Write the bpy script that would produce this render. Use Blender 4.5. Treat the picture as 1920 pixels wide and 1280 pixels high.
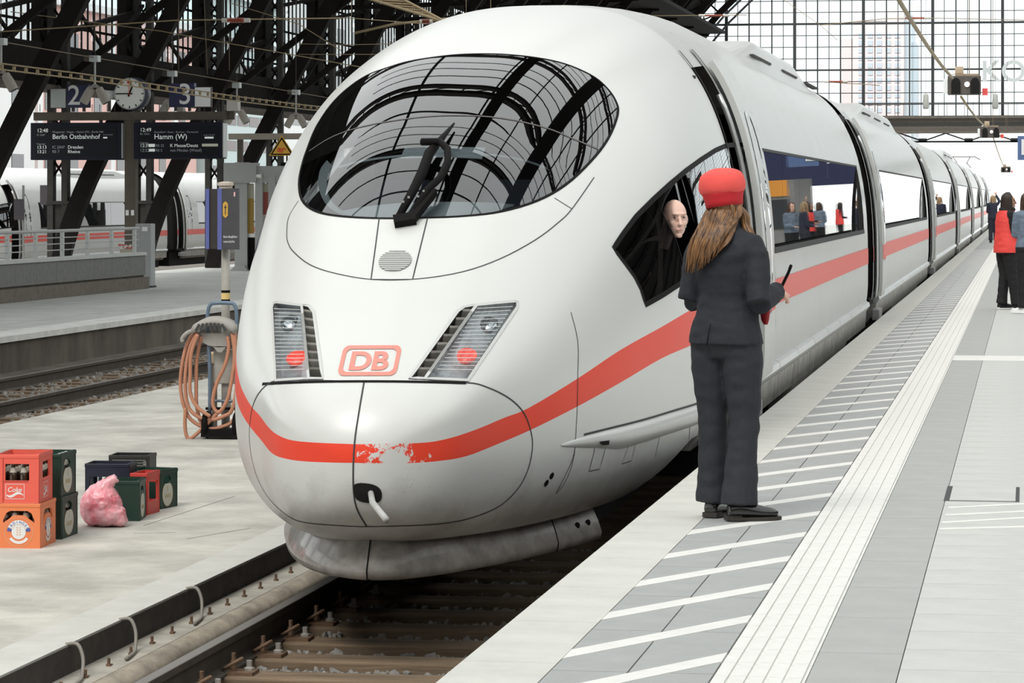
import bpy, bmesh, math, random
from mathutils import Vector, Matrix, Euler
from mathutils.bvhtree import BVHTree
from mathutils.geometry import delaunay_2d_cdt
random.seed(7)
for o in list(bpy.data.objects): bpy.data.objects.remove(o)
SC = bpy.context.scene
COL = SC.collection
PI = math.pi
# ---------------------------------------------------------------- camera
FPX = 5700.0; CAMH = 1.58; HORY = 370.0; YAW = math.atan(965 / FPX)
cam = bpy.data.cameras.new('camera'); camo = bpy.data.objects.new('camera', cam); COL.objects.link(camo)
cam.sensor_width = 36; cam.lens = 36 * FPX / 1920; cam.shift_y = -(640 - HORY) / 1920; cam.clip_end = 3000; cam.clip_start = .5
camo.location = (0, 0, CAMH); camo.rotation_euler = (PI / 2, 0, YAW)
SC.camera = camo
# ---------------------------------------------------------------- light
SC.view_settings.view_transform = 'Standard'; SC.view_settings.look = 'None'; SC.view_settings.gamma = 1
SC.view_settings.use_curve_mapping = False
SC.view_settings.exposure = 0.2
W = bpy.data.worlds.new('sky'); SC.world = W; W.use_nodes = True
bg = W.node_tree.nodes['Background']; bg.inputs[0].default_value = (.93, .965, .96, 1); bg.inputs[1].default_value = 1.55
sun = bpy.data.lights.new('sun', 'SUN'); suno = bpy.data.objects.new('sun', sun); COL.objects.link(suno)
sun.energy = 2.3; sun.angle = math.radians(24); sun.color = (1, .97, .92)
suno.rotation_euler = Vector((.2, .6, -.77)).to_track_quat('-Z', 'Y').to_euler()

# ---------------------------------------------------------------- pixel helpers
_c, _s = math.cos(YAW), math.sin(YAW)
CAM = Vector((0, 0, CAMH))
def ray(u, v):
    a = (u - 960) / FPX; b = (HORY - v) / FPX
    return Vector((-_s + a * _c, _c + a * _s, b))
def on_z(u, v, z): d = ray(u, v); return CAM + d * ((z - CAMH) / d.z)
def on_x(u, v, x): d = ray(u, v); return CAM + d * (x / d.x)
def on_y(u, v, y): d = ray(u, v); return CAM + d * (y / d.y)
def at_d(u, v, dep): return CAM + ray(u, v) * dep

# ---------------------------------------------------------------- materials
MATS = {}
def mat(name, col, rough=.6, metal=0., noise=0., nscale=8., col2=None, bump=0., bscale=60., coat=0., emit=0., spec=.5, stretch=None):
    if name in MATS: return MATS[name]
    m = bpy.data.materials.new(name); m.use_nodes = True; MATS[name] = m
    nt = m.node_tree; N = nt.nodes; L = nt.links; b = N['Principled BSDF']
    c = (*col, 1)
    b.inputs['Base Color'].default_value = c; b.inputs['Roughness'].default_value = rough; b.inputs['Metallic'].default_value = metal
    b.inputs['Coat Weight'].default_value = coat; b.inputs['Coat Roughness'].default_value = .08; b.inputs['Specular IOR Level'].default_value = spec
    m.diffuse_color = c
    tc = None
    if noise > 0 or bump > 0:
        tc = N.new('ShaderNodeTexCoord'); src = tc.outputs['Object']
        if stretch:
            mp = N.new('ShaderNodeMapping'); mp.inputs['Scale'].default_value = stretch; L.new(src, mp.inputs[0]); src = mp.outputs[0]
    if noise > 0:
        n = N.new('ShaderNodeTexNoise'); n.inputs['Scale'].default_value = nscale; n.inputs['Detail'].default_value = 6; n.inputs['Roughness'].default_value = .65
        L.new(src, n.inputs['Vector'])
        r = N.new('ShaderNodeValToRGB'); r.color_ramp.elements[0].position = .35; r.color_ramp.elements[1].position = .68
        c2 = col2 if col2 else tuple(x * (1 - noise) for x in col)
        r.color_ramp.elements[0].color = (*c2, 1); r.color_ramp.elements[1].color = c
        L.new(n.outputs['Fac'], r.inputs[0]); L.new(r.outputs[0], b.inputs['Base Color'])
    if bump > 0:
        n2 = N.new('ShaderNodeTexNoise'); n2.inputs['Scale'].default_value = bscale; n2.inputs['Detail'].default_value = 4
        L.new(src, n2.inputs['Vector'])
        bp = N.new('ShaderNodeBump'); bp.inputs['Strength'].default_value = bump; bp.inputs['Distance'].default_value = .01
        L.new(n2.outputs['Fac'], bp.inputs['Height']); L.new(bp.outputs[0], b.inputs['Normal'])
    if emit > 0:
        b.inputs['Emission Color'].default_value = c; b.inputs['Emission Strength'].default_value = emit
    return m
def glass(name, tint=(.2, .25, .28), refl=1.0, rough=.0, ior=1.5, through=.5):
    # flat pane: fresnel mirror over a tinted see-through layer
    if name in MATS: return MATS[name]
    m = bpy.data.materials.new(name); m.use_nodes = True; MATS[name] = m
    nt = m.node_tree; N = nt.nodes; L = nt.links; N.remove(N['Principled BSDF']); out = N['Material Output']
    tr = N.new('ShaderNodeBsdfTransparent'); tr.inputs[0].default_value = (*tint, 1)
    gl = N.new('ShaderNodeBsdfGlossy'); gl.inputs['Roughness'].default_value = rough; gl.inputs[0].default_value = (refl, refl, refl, 1)
    fr = N.new('ShaderNodeFresnel'); fr.inputs[0].default_value = ior
    mx = N.new('ShaderNodeMixShader'); L.new(fr.outputs[0], mx.inputs[0]); L.new(tr.outputs[0], mx.inputs[1]); L.new(gl.outputs[0], mx.inputs[2])
    L.new(mx.outputs[0], out.inputs[0]); m.diffuse_color = (.1, .12, .14, 1)
    return m

# ---------------------------------------------------------------- mesh builder
class MB:
    def __init__(s): s.v = []; s.f = []; s.m = []
    def add(s, vs, fs, mi=0):
        b = len(s.v); s.v += [Vector(p) for p in vs]; s.f += [tuple(i + b for i in f) for f in fs]; s.m += [mi] * len(fs); return s
    def box(s, c, d, rot=None, mi=0):
        x, y, z = d[0] / 2, d[1] / 2, d[2] / 2; c = Vector(c)
        vs = [Vector((a, b, e)) for e in (-z, z) for a, b in ((-x, -y), (x, -y), (x, y), (-x, y))]
        if rot is not None:
            M = rot if isinstance(rot, Matrix) else Euler(rot).to_matrix()
            vs = [M @ p for p in vs]
        return s.add([p + c for p in vs], [(3, 2, 1, 0), (4, 5, 6, 7), (0, 1, 5, 4), (1, 2, 6, 5), (2, 3, 7, 6), (3, 0, 4, 7)], mi)
    def b2(s, lo, hi, mi=0):
        return s.box([(a + b) / 2 for a, b in zip(lo, hi)], [abs(b - a) for a, b in zip(lo, hi)], mi=mi)
    def bar(s, p, q, w, h=None, up=(0, 0, 1), mi=0):
        p, q = Vector(p), Vector(q); h = h or w; d = q - p; l = d.length
        if l < 1e-6: return s
        d /= l; up = Vector(up); x = d.cross(up)
        if x.length < 1e-4: x = d.cross(Vector((1, 0, 0)))
        x.normalize(); y = x.cross(d)
        M = Matrix((x, d, y)).transposed()
        return s.box((p + q) / 2, (w, l, h), M, mi)
    def tube(s, pts, r, n=8, cap=True, mi=0):
        pts = [Vector(p) for p in pts]; k = len(pts); rs = r if isinstance(r, (list, tuple)) else [r] * k
        vs = []; px = None
        for i, p in enumerate(pts):
            t = (pts[min(i + 1, k - 1)] - pts[max(i - 1, 0)])
            t = t.normalized() if t.length > 1e-9 else Vector((0, 0, 1))
            if px is None: px = t.cross(Vector((0, 0, 1))) if abs(t.z) < .95 else t.cross(Vector((1, 0, 0)))
            else: px = px - t * px.dot(t)
            if px.length < 1e-6: px = t.orthogonal()
            px = px.normalized(); py = t.cross(px)
            vs += [p + (px * math.cos(2 * PI * j / n) + py * math.sin(2 * PI * j / n)) * rs[i] for j in range(n)]
        fs = [(i * n + j, i * n + (j + 1) % n, (i + 1) * n + (j + 1) % n, (i + 1) * n + j) for i in range(k - 1) for j in range(n)]
        if cap: fs += [tuple(reversed(range(n))), tuple((k - 1) * n + j for j in range(n))]
        return s.add(vs, fs, mi)
    def lathe(s, prof, n=16, c=(0, 0, 0), M=None, mi=0, cap=True):
        c = Vector(c); vs = []
        for r, z in prof:
            for j in range(n):
                p = Vector((r * math.cos(2 * PI * j / n), r * math.sin(2 * PI * j / n), z))
                vs.append((M @ p if M else p) + c)
        k = len(prof)
        fs = [(i * n + j, i * n + (j + 1) % n, (i + 1) * n + (j + 1) % n, (i + 1) * n + j) for i in range(k - 1) for j in range(n)]
        if cap: fs += [tuple(reversed(range(n))), tuple((k - 1) * n + j for j in range(n))]
        return s.add(vs, fs, mi)
    def loft(s, rings, cap=True, mi=0, close=True):
        n = len(rings[0]); vs = [p for r in rings for p in r]; k = len(rings); m = n if close else n - 1
        fs = [(i * n + j, i * n + (j + 1) % n, (i + 1) * n + (j + 1) % n, (i + 1) * n + j) for i in range(k - 1) for j in range(m)]
        if cap and close: fs += [tuple(reversed(range(n))), tuple((k - 1) * n + j for j in range(n))]
        return s.add(vs, fs, mi)
    def prism(s, poly, O, X, Y, th, mi=0):
        # polygon in the plane O + X*a + Y*b, extruded by th along X x Y
        O, X, Y = Vector(O), Vector(X), Vector(Y); Nn = X.cross(Y).normalized() * th; n = len(poly)
        a = [O + X * p[0] + Y * p[1] for p in poly]
        return s.add(a + [p + Nn for p in a], [tuple(reversed(range(n))), tuple(range(n, 2 * n))] + [(i, (i + 1) % n, n + (i + 1) % n, n + i) for i in range(n)], mi)
    def mesh(s, name, off=Vector((0, 0, 0)), smooth=False):
        me = bpy.data.meshes.new(name); me.from_pydata([tuple(p - off) for p in s.v], [], s.f)
        if any(s.m): me.polygons.foreach_set('material_index', s.m)
        if smooth: me.polygons.foreach_set('use_smooth', [True] * len(me.polygons))
        me.update(); return me
def wloc(o):
    p = Vector((0, 0, 0))
    while o: p = p + o.location; o = o.parent
    return p
def ob(name, mb, mats, parent=None, smooth=False, bevel=0, world=True, auto=None):
    """one mesh object; geometry in world space unless world=False (then in the parent's space)"""
    off = wloc(parent) if (parent and world) else Vector((0, 0, 0))
    me = mb.mesh(name, off, smooth) if isinstance(mb, MB) else mb
    for m in (mats if isinstance(mats, (list, tuple)) else [mats]): me.materials.append(m)
    o = bpy.data.objects.new(name, me); COL.objects.link(o); o.parent = parent
    if bevel:
        b = o.modifiers.new('bevel', 'BEVEL'); b.width = bevel; b.segments = 2; b.limit_method = 'ANGLE'
    if auto:
        bm = bmesh.new(); bm.from_mesh(me)
        for e in bm.edges:
            if len(e.link_faces) == 2 and e.calc_face_angle(0) > auto: e.smooth = False
        bm.to_mesh(me); bm.free(); me.polygons.foreach_set('use_smooth', [True] * len(me.polygons))
    return o
def tag(o, label, cat, group=None, kind=None):
    o['label'] = label
    if cat: o['category'] = cat
    if group: o['group'] = group
    if kind: o['kind'] = kind
    return o
def thing(name, loc, label, cat, group=None, rz=0):
    o = bpy.data.objects.new(name, None); COL.objects.link(o); o.location = loc; o.rotation_euler = (0, 0, rz); o.empty_display_size = .2
    return tag(o, label, cat, group)
def struct(name, mb, mats, label=None, **k):
    o = ob(name, mb, mats, **k); o['kind'] = 'structure'
    if label: o['label'] = label
    return o
def dup(o, parent=None):
    c = o.copy(); COL.objects.link(c); c.parent = parent
    for ch in list(o.children): dup(ch, c)
    return c
TMP = bpy.data.scenes.new('scratch')
def evalmesh(o):
    TMP.collection.objects.link(o)
    with bpy.context.temp_override(scene=TMP, view_layer=TMP.view_layers[0]): dg = bpy.context.evaluated_depsgraph_get()
    me = bpy.data.meshes.new_from_object(o.evaluated_get(dg)); TMP.collection.objects.unlink(o); return me
def text_mesh(txt, size, M, thick=.0, shear=0., bold=0., align='CENTER', spacing=1.0):
    cu = bpy.data.curves.new('t', 'FONT'); cu.body = txt; cu.size = size; cu.extrude = thick; cu.shear = shear; cu.offset = bold
    cu.align_x = align; cu.align_y = 'CENTER'; cu.space_character = spacing; cu.resolution_u = 8 if size >= .5 else 3
    o = bpy.data.objects.new('t', cu); me = evalmesh(o)
    bpy.data.objects.remove(o); bpy.data.curves.remove(cu)
    mb = MB(); mb.add([M @ v.co for v in me.vertices], [tuple(p.vertices) for p in me.polygons]); bpy.data.meshes.remove(me)
    return mb
def frame(O, X, Y):
    X = Vector(X).normalized(); Y = Vector(Y).normalized(); Z = X.cross(Y)
    M = Matrix.Identity(4)
    for i in range(3): M[i][0], M[i][1], M[i][2], M[i][3] = X[i], Y[i], Z[i], O[i]
    return M
def pip(x, y, poly):
    r = False; j = len(poly) - 1
    for i in range(len(poly)):
        xi, yi = poly[i]; xj, yj = poly[j]
        if (yi > y) != (yj > y) and x < (xj - xi) * (y - yi) / (yj - yi) + xi: r = not r
        j = i
    return r
def smoothpoly(p, closed=False, n=6):
    """Catmull-Rom through tuples"""
    out = []; k = len(p); D = len(p[0])
    for i in range(k if closed else k - 1):
        a, b, c, d = [p[j % k] if closed else p[max(0, min(k - 1, j))] for j in (i - 1, i, i + 1, i + 2)]
        for q in range(n):
            t = q / n
            out.append(tuple(.5 * (2 * b[e] + (c[e] - a[e]) * t + (2 * a[e] - 5 * b[e] + 4 * c[e] - d[e]) * t * t + (3 * b[e] - a[e] - 3 * c[e] + d[e]) * t ** 3) for e in range(D)))
    if not closed: out.append(tuple(p[-1]))
    return out

# ================================================================ the train
XC = -3.46; Y0 = 15.5; ZR = -.76
KR = [0, .25, .5, .8, 1.1, 1.5, 2., 2.5, 3.0]
KW = [0, .237, .466, .668, .934, 1.216, 1.45, 1.477, 1.475]
KT = [.92, 1.169, 1.38, 1.679, 2.134, 2.78, 3.411, 3.731, 3.848]
KC = [.92, 1.044, 1.149, 1.211, 1.211, 1.22, 1.28, 1.341, 1.395]
KN = [2.155, 2.123, 2.101, 2.111, 2.195, 2.385, 2.641, 2.778, 2.772]
KB = [.92, .70, .56, .46, .40, .36, .34, .33, .33]
NLOW = 3.0
def _slopes(x, y):
    h = [x[i + 1] - x[i] for i in range(len(x) - 1)]; d = [(y[i + 1] - y[i]) / h[i] for i in range(len(h))]; m = [0.] * len(x)
    for i in range(1, len(x) - 1):
        if d[i - 1] * d[i] > 0:
            w1 = 2 * h[i] + h[i - 1]; w2 = h[i] + 2 * h[i - 1]; m[i] = (w1 + w2) / (w1 / d[i - 1] + w2 / d[i])
    m[0] = d[0]; m[-1] = d[-1] * .5
    return m
_SL = {id(k): _slopes(KR, k) for k in (KW, KT, KC, KN, KB)}
def kn(tab, r):
    m = _SL[id(tab)]
    if r >= 3: return tab[-1]
    k = 0
    while k < len(KR) - 2 and r > KR[k + 1]: k += 1
    h = KR[k + 1] - KR[k]; t = (r - KR[k]) / h
    return (1 + 2 * t) * (1 - t) ** 2 * tab[k] + t * (1 - t) ** 2 * h * m[k] + t * t * (3 - 2 * t) * tab[k + 1] + t * t * (t - 1) * h * m[k + 1]
def params(r): return kn(KW, r), kn(KT, r), kn(KC, r), kn(KN, r), kn(KB, r)
def surf(r, t):
    w, T, C, n, B = params(r); ct, st = math.cos(t), math.sin(t)
    e = n if st >= 0 else NLOW
    x = w * math.copysign(abs(ct) ** (2 / e), ct)
    z = C + (T - C) * abs(st) ** (2 / e) if st >= 0 else C - (C - B) * abs(st) ** (2 / e)
    return Vector((XC + x, Y0 + r * r, ZR + z))
def Fimp(x, s, z):
    r = math.sqrt(max(s, 1e-6)); w, T, C, n, B = params(r)
    if z >= C: return abs(x / w) ** n + abs((z - C) / (T - C)) ** n - 1
    return abs(x / w) ** NLOW + abs((z - C) / (C - B)) ** NLOW - 1
def normal(p):
    x = p.x - XC; s = p.y - Y0; z = p.z - ZR
    if s < .004: return Vector((0, -1, 0))
    h = 1e-3; hs = min(h, s * .3)
    g = Vector(((Fimp(x + h, s, z) - Fimp(x - h, s, z)) / (2 * h), (Fimp(x, s + hs, z) - Fimp(x, s - hs, z)) / (2 * hs), (Fimp(x, s, z + h) - Fimp(x, s, z - h)) / (2 * h)))
    return g.normalized()
def inv(p):
    """world point on the hull -> (r, t)"""
    r = math.sqrt(max(p.y - Y0, 0)); w, T, C, n, B = params(r)
    x = p.x - XC; z = p.z - ZR
    up = z >= C; e = n if up else NLOW
    a = abs(x / max(w, 1e-6)) ** (e / 2); b = abs((z - C) / ((T - C) if up else (C - B))) ** (e / 2)
    return r, math.atan2(b if up else -b, math.copysign(a, x))
def chart(r, t): return (r * math.cos(t), r * math.sin(t))
# ---- ray-cast grid of the whole hull
_mb = MB(); _nr, _nt = 120, 160
for i in range(_nr + 1):
    r = .01 + (3.4 - .01) * i / _nr
    for j in range(_nt + 1):
        _mb.v.append(surf(r, -PI / 2 + 2 * PI * j / _nt))
for i in range(_nr):
    for j in range(_nt):
        a = i * (_nt + 1) + j; _mb.f.append((a, a + 1, a + _nt + 2, a + _nt + 1))
HULL = BVHTree.FromPolygons(_mb.v, _mb.f)
def hit(u, v):
    d = ray(u, v).normalized(); h = HULL.ray_cast(CAM, d)
    if h[0] is None:
        q = HULL.find_nearest(CAM + d * 17); p = q[0]
    else: p = h[0]
    return p, normal(p)
def zz(pts, x0, y0, k): return [(x0 + a / k, y0 + b / k) for a, b in pts]
S_END = 6.05; R_END = math.sqrt(S_END)
def zlow(s):
    if s < 2.7: return .50
    if s < 3.7: q = (s - 2.7) / 1.0; return .50 + .32 * q * q * (3 - 2 * q)
    return .82

M_white = mat('train_white_shaded', (.59, .595, .575), rough=.4, coat=.2, noise=.05, nscale=1.5)  # same paint as the nose, toned darker for the shaded car sides
M_red = mat('stripe_red', (.84, .06, .03), rough=.45, coat=.1)
M_black = mat('black_rubber', (.010, .009, .009), rough=.65, spec=.08)
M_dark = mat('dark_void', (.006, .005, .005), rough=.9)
M_seam = mat('seam_grey', (.05, .05, .05), rough=.8)
M_silver = mat('silver_trim', (.62, .63, .62), rough=.28, metal=.7)
M_grey = mat('mid_grey', (.28, .28, .27), rough=.6, noise=.2)
M_skirt = mat('skirt_grey', (.42, .40, .36), rough=.5, noise=.5, nscale=5, coat=.2)
M_glassd = glass('windscreen_glass', (.46, .50, .52), ior=1.9)
M_sideg = glass('side_window_glass', (.07, .075, .08), ior=1.5)
M_winband = mat('window_band_glass', (.015, .017, .02), rough=.0, spec=1.0, bump=.02, bscale=1.6, stretch=(1, 1.4, .25))

# dirt speckle and chipped paint on the nose paints
def nose_paint(name, base, chips):
    m = bpy.data.materials.new(name); m.use_nodes = True; nt = m.node_tree; N = nt.nodes; L = nt.links; b = N['Principled BSDF']
    b.inputs['Roughness'].default_value = .38; b.inputs['Coat Weight'].default_value = 0. if chips else .3; b.inputs['Specular IOR Level'].default_value = .25 if chips else .5; b.inputs['Coat Roughness'].default_value = .22
    tc = N.new('ShaderNodeTexCoord'); sp = N.new('ShaderNodeSeparateXYZ'); L.new(tc.outputs['Object'], sp.inputs[0])
    # grime with its own shape: road film on the low bumper, fly specks on the front
    def math_(op, a, b_=None, c=None):
        n = N.new('ShaderNodeMath'); n.operation = op
        for k, q in enumerate((a, b_, c)):
            if q is None: continue
            if hasattr(q, 'links'): L.new(q, n.inputs[k])
            else: n.inputs[k].default_value = q
        return n.outputs[0]
    def noise_(scale, det=4, rough=.6):
        n = N.new('ShaderNodeTexNoise'); n.inputs['Scale'].default_value = scale; n.inputs['Detail'].default_value = det; n.inputs['Roughness'].default_value = rough
        L.new(tc.outputs['Object'], n.inputs['Vector']); return n.outputs['Fac']
    def mix_(f, a, b_):
        n = N.new('ShaderNodeMix'); n.data_type = 'RGBA'; L.new(f, n.inputs[0])
        for k, q in ((6, a), (7, b_)):
            if hasattr(q, 'links'): L.new(q, n.inputs[k])
            else: n.inputs[k].default_value = (*q, 1)
        return n.outputs[2]
    def ramp_(f, lo, hi):
        n = N.new('ShaderNodeMapRange'); n.inputs[1].default_value = lo; n.inputs[2].default_value = hi; L.new(f, n.inputs[0]); return n.outputs[0]
    col = base
    if chips:
        big = noise_(20, 7, .75)
        dx = math_('ABSOLUTE', math_('SUBTRACT', sp.outputs[0], .18)); dz = math_('ABSOLUTE', math_('SUBTRACT', sp.outputs[2], .98))
        near = math_('SUBTRACT', 1., math_('ADD', math_('MULTIPLY', dx, 5.0), math_('MULTIPLY', dz, 2.0)))
        f = ramp_(math_('ADD', math_('MULTIPLY', near, .30), math_('MULTIPLY', big, 1.1)), .70, .72)
        col = mix_(f, base, (.66, .665, .64))
    film = ramp_(math_('ADD', math_('MULTIPLY', noise_(2.6, 7, .7), .8), math_('MULTIPLY', sp.outputs[2], -.62)), -.12, .22)
    col = mix_(math_('MULTIPLY', film, .5), col, (.20, .17, .135))
    sp_ = N.new('ShaderNodeTexVoronoi'); sp_.inputs['Scale'].default_value = 42; L.new(tc.outputs['Object'], sp_.inputs['Vector'])
    dot = ramp_(sp_.outputs['Distance'], .15, .06)
    sel = ramp_(math_('ADD', noise_(5, 3), math_('MULTIPLY', math_('ABSOLUTE', math_('SUBTRACT', sp.outputs[2], .82)), -1.1)), .38, .5)
    col = mix_(math_('MULTIPLY', math_('MULTIPLY', dot, sel), .75), col, (.16, .11, .07))
    L.new(col, b.inputs['Base Color']); return m
M_nose = nose_paint('nose_white', (.67, .675, .65), False)  # train paint again, toned lighter for the brighter lit front
M_nosered = nose_paint('nose_red', (.86, .065, .03), True)

train = thing('high_speed_train', (XC, Y0, ZR), 'white high speed train with a red stripe stopped beside the striped platform', 'train')

# ---- outlines (photo pixels cast on to the hull)
PX_WS = zz([(62, 790), (80, 885), (150, 945), (280, 975), (510, 988), (780, 985), (1000, 975), (1200, 950), (1400, 890), (1560, 800), (1700, 670), (1800, 540), (1855, 400), (1840, 320), (1780, 240), (1700, 180), (1560, 120), (1400, 85), (1200, 65), (1000, 65), (850, 78), (680, 105), (560, 140), (440, 185), (330, 260), (240, 350), (160, 470), (110, 590), (78, 690)], 540, 80, 3)
PX_SW = zz([(38, 797), (110, 690), (200, 570), (330, 440), (450, 330), (570, 230), (680, 150), (780, 85), (860, 50), (940, 42), (990, 46), (988, 240), (990, 500), (992, 800), (800, 893), (650, 978), (530, 1050), (400, 1135), (272, 1207), (235, 1090), (190, 1000), (120, 905)], 1140, 260, 3.88)
Z5 = (420, 520, 2.207)
PX_STU = zz([(537, 690), (800, 685), (920, 668), (1040, 630), (1160, 580), (1260, 540), (1460, 420), (1640, 300), (1810, 205)], *Z5) + [(1300, 578), (1350, 554), (1393, 534)]
PX_STL = zz([(537, 768), (750, 768), (880, 760), (1000, 740), (1130, 690), (1270, 630), (1460, 535), (1640, 435), (1810, 335)], *Z5) + [(1300, 645), (1350, 614), (1393, 588)]
PX_HATCH = zz([(580, 432), (750, 431), (1000, 435), (1090, 455), (1180, 500), (1240, 560), (1270, 640), (1275, 710), (1255, 800), (1210, 880), (1130, 950), (1000, 1000), (850, 1022), (590, 1030)], *Z5)
Z6 = (480, 540, 3.692)
PX_HLR = zz([(1525, 118), (1660, 104), (1785, 92), (1806, 100), (1808, 132), (1465, 637), (1170, 625)], *Z6)
PX_LVR = zz([(1525, 118), (1440, 130), (1395, 162), (1065, 622), (1170, 625)], *Z6)
PX_HLL = zz([(114, 140), (125, 108), (150, 98), (318, 120), (365, 625), (138, 638)], *Z6)
PX_LVL = zz([(318, 120), (370, 126), (400, 165), (462, 625), (365, 625)], *Z6)
def dens(poly, step=14, closed=True):
    out = []; k = len(poly)
    for i in range(k if closed else k - 1):
        a, b = poly[i], poly[(i + 1) % k]; n = max(1, int(math.hypot(b[0] - a[0], b[1] - a[1]) / step))
        out += [(a[0] + (b[0] - a[0]) * q / n, a[1] + (b[1] - a[1]) * q / n) for q in range(n)]
    if not closed: out.append(poly[-1])
    return out
def cast(poly, smooth=True, closed=True, step=14):
    p = smoothpoly(poly, closed, 4) if smooth else poly
    return [hit(u, v)[0] for u, v in dens(p, step, closed)]
def to_chart(P): return [chart(*inv(p)) for p in P]
def mirror(P): return [Vector((2 * XC - p.x, p.y, p.z)) for p in P]
ws = to_chart(cast(PX_WS)); swp = cast(PX_SW, False); sw = to_chart(swp); swm = to_chart(mirror(swp))
stu = [hit(u, v)[0] for u, v in dens(smoothpoly(PX_STU, False, 4), 14, False)]; stl = [hit(u, v)[0] for u, v in dens(smoothpoly(PX_STL, False, 4), 14, False)]
def clampend(P):
    P = [p for p in P if p.y < Y0 + S_END - .05]; q = P[-1]; P.append(Vector((q.x, Y0 + S_END + .02, q.z))); return P
stu, stl = clampend(stu), clampend(stl)
for P in (stu, stl): P[0] = Vector((XC, P[0].y, P[0].z))
def snap_center(p):  # first point on the centre plane, on the hull
    lo, hi = 0., 1.
    for _ in range(40):
        m = (lo + hi) / 2
        if surf(m, PI / 2 if p.z - ZR > .92 else -PI / 2).z < p.z: lo = m
        else: hi = m
    return surf(lo, PI / 2)
stripe = to_chart(mirror(stl)[::-1][:-1]) + to_chart(stl) + to_chart(stu[::-1][:-1]) + to_chart(mirror(stu))
hlr, lvr, hll, lvl = [to_chart(cast(p, False, True, 12)) for p in (PX_HLR, PX_LVR, PX_HLL, PX_LVL)]
ht = cast(PX_HATCH, True, False); ht[0].x = XC; ht[-1].x = XC
hatchR = to_chart(ht)
hatch = to_chart(ht) + to_chart(mirror(ht)[::-1][1:-1])
# domain: cut along the lower edge
def tlow(r):
    w, T, C, n, B = params(r); z = zlow(r * r)
    if B >= z: return -PI / 2
    q = (C - z) / (C - B)
    return -math.asin(max(0, min(1, q)) ** (NLOW / 2))
lowR = []; r = R_END
while r > .1:
    t = tlow(r)
    if t <= -PI / 2 + .02: break
    lowR.append((r, t)); r -= .035
rmin = lowR[-1][0]
dom = [chart(r, t) for r, t in lowR] + [chart(r, PI - t) for r, t in lowR[::-1]]
ta, tb = lowR[0][1], PI - lowR[0][1]
dom += [chart(R_END, tb + (ta - tb) * q / 130) for q in range(1, 130)]
OPEN = zz([(385, 520), (410, 440), (470, 335), (560, 245), (625, 420), (655, 640), (640, 1000), (565, 1030), (530, 850), (490, 725)], 1140, 260, 3.88)
opn = to_chart(cast(OPEN, False))
polys = [dom, ws, sw, swm, stripe, hlr, lvr, hll, lvl, hatch, opn]
V2, E2 = [], []
for P in polys:
    b = len(V2); V2 += [Vector(q) for q in P]; E2 += [(b + i, b + (i + 1) % len(P)) for i in range(len(P))]
import collections
cell = collections.defaultdict(list)
for a, b in E2:
    p, q = V2[a], V2[b]; n = max(1, int((q - p).length / .012))
    for k in range(n + 1):
        m = p.lerp(q, k / n); cell[(int(m.x / .03 // 1), int(m.y / .03 // 1))].append(m)
def near(p):
    i, j = int(p[0] / .03 // 1), int(p[1] / .03 // 1)
    return any((m - p).length < .013 for a in (-1, 0, 1) for b in (-1, 0, 1) for m in cell.get((i + a, j + b), ()))
r = .02; kk = 0
while r < R_END - .012:
    n = max(8, int(2 * PI * r / .033))
    if r < .5: n = max(8, int(2 * PI * r / .022))
    for k in range(n):
        t = 2 * PI * (k + .5 * (kk % 2)) / n - PI / 2
        p = Vector(chart(r, t))
        if r > rmin and not pip(p.x, p.y, dom): continue
        if not near(p): V2.append(p)
    r += .03 if r > .5 else .022; kk += 1
vo, eo, fo, *_ = delaunay_2d_cdt(V2, E2, [], 0, 1e-6)
P3 = []
for q in vo:
    r = math.hypot(q.x, q.y); t = math.atan2(q.y, q.x)
    P3.append(surf(r, t))
REG = {}
for f in fo:
    c = (vo[f[0]] + vo[f[1]] + vo[f[2]]) / 3
    if not pip(c.x, c.y, dom): continue
    if pip(c.x, c.y, ws): g = 'windscreen'
    elif pip(c.x, c.y, sw): g = 'side_window'
    elif pip(c.x, c.y, swm): g = 'side_window_left'
    elif pip(c.x, c.y, hlr) : g = 'hlr'
    elif pip(c.x, c.y, hll): g = 'hll'
    elif pip(c.x, c.y, lvr): g = 'lvr'
    elif pip(c.x, c.y, lvl): g = 'lvl'
    else:
        st = pip(c.x, c.y, stripe); hh = pip(c.x, c.y, hatch)
        g = ('hs' if c.x > 0 else 'hsl') if (st and hh) else ('h' if c.x > 0 else 'hl') if hh else 's' if st else 'body'
    REG.setdefault(g, []).append(f)
def region(name, keys, mats, parent=train, off=0., shift=None, flip=False):
    """mesh from hull regions; one material index for each key"""
    idx = {}; vs = []; nv = []; fs = []; ms = []
    for mi, key in enumerate(keys):
        for f in REG.get(key, []):
            g = []
            for i in f:
                if i not in idx:
                    idx[i] = len(vs); n = normal(P3[i]); nv.append(n); vs.append(P3[i] + n * off)
                g.append(idx[i])
            a, b, c = [vs[i] for i in g]
            if (b - a).cross(c - a).dot(nv[g[0]]) < 0: g.reverse()
            fs.append(g); ms.append(mi)
    o0 = wloc(parent); me = bpy.data.meshes.new(name); me.from_pydata([tuple(p - o0) for p in vs], [], fs)
    me.polygons.foreach_set('material_index', ms); me.polygons.foreach_set('use_smooth', [True] * len(fs)); me.update()
    me.normals_split_custom_set_from_vertices([tuple(n) for n in nv])
    for m in mats: me.materials.append(m)
    o = bpy.data.objects.new(name, me); COL.objects.link(o); o.parent = parent
    return o
nose = region('nose_shell', ['body'], [M_nose])
region('red_stripe', ['s'], [M_nosered])
for kA, kB in (('h', 'hs'), ('hl', 'hsl')): region('coupler_cover', [kA, kB], [M_nose, M_nosered])
region('windscreen', ['windscreen'], [M_glassd])
region('side_window', ['side_window_left'], [M_sideg])

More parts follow.
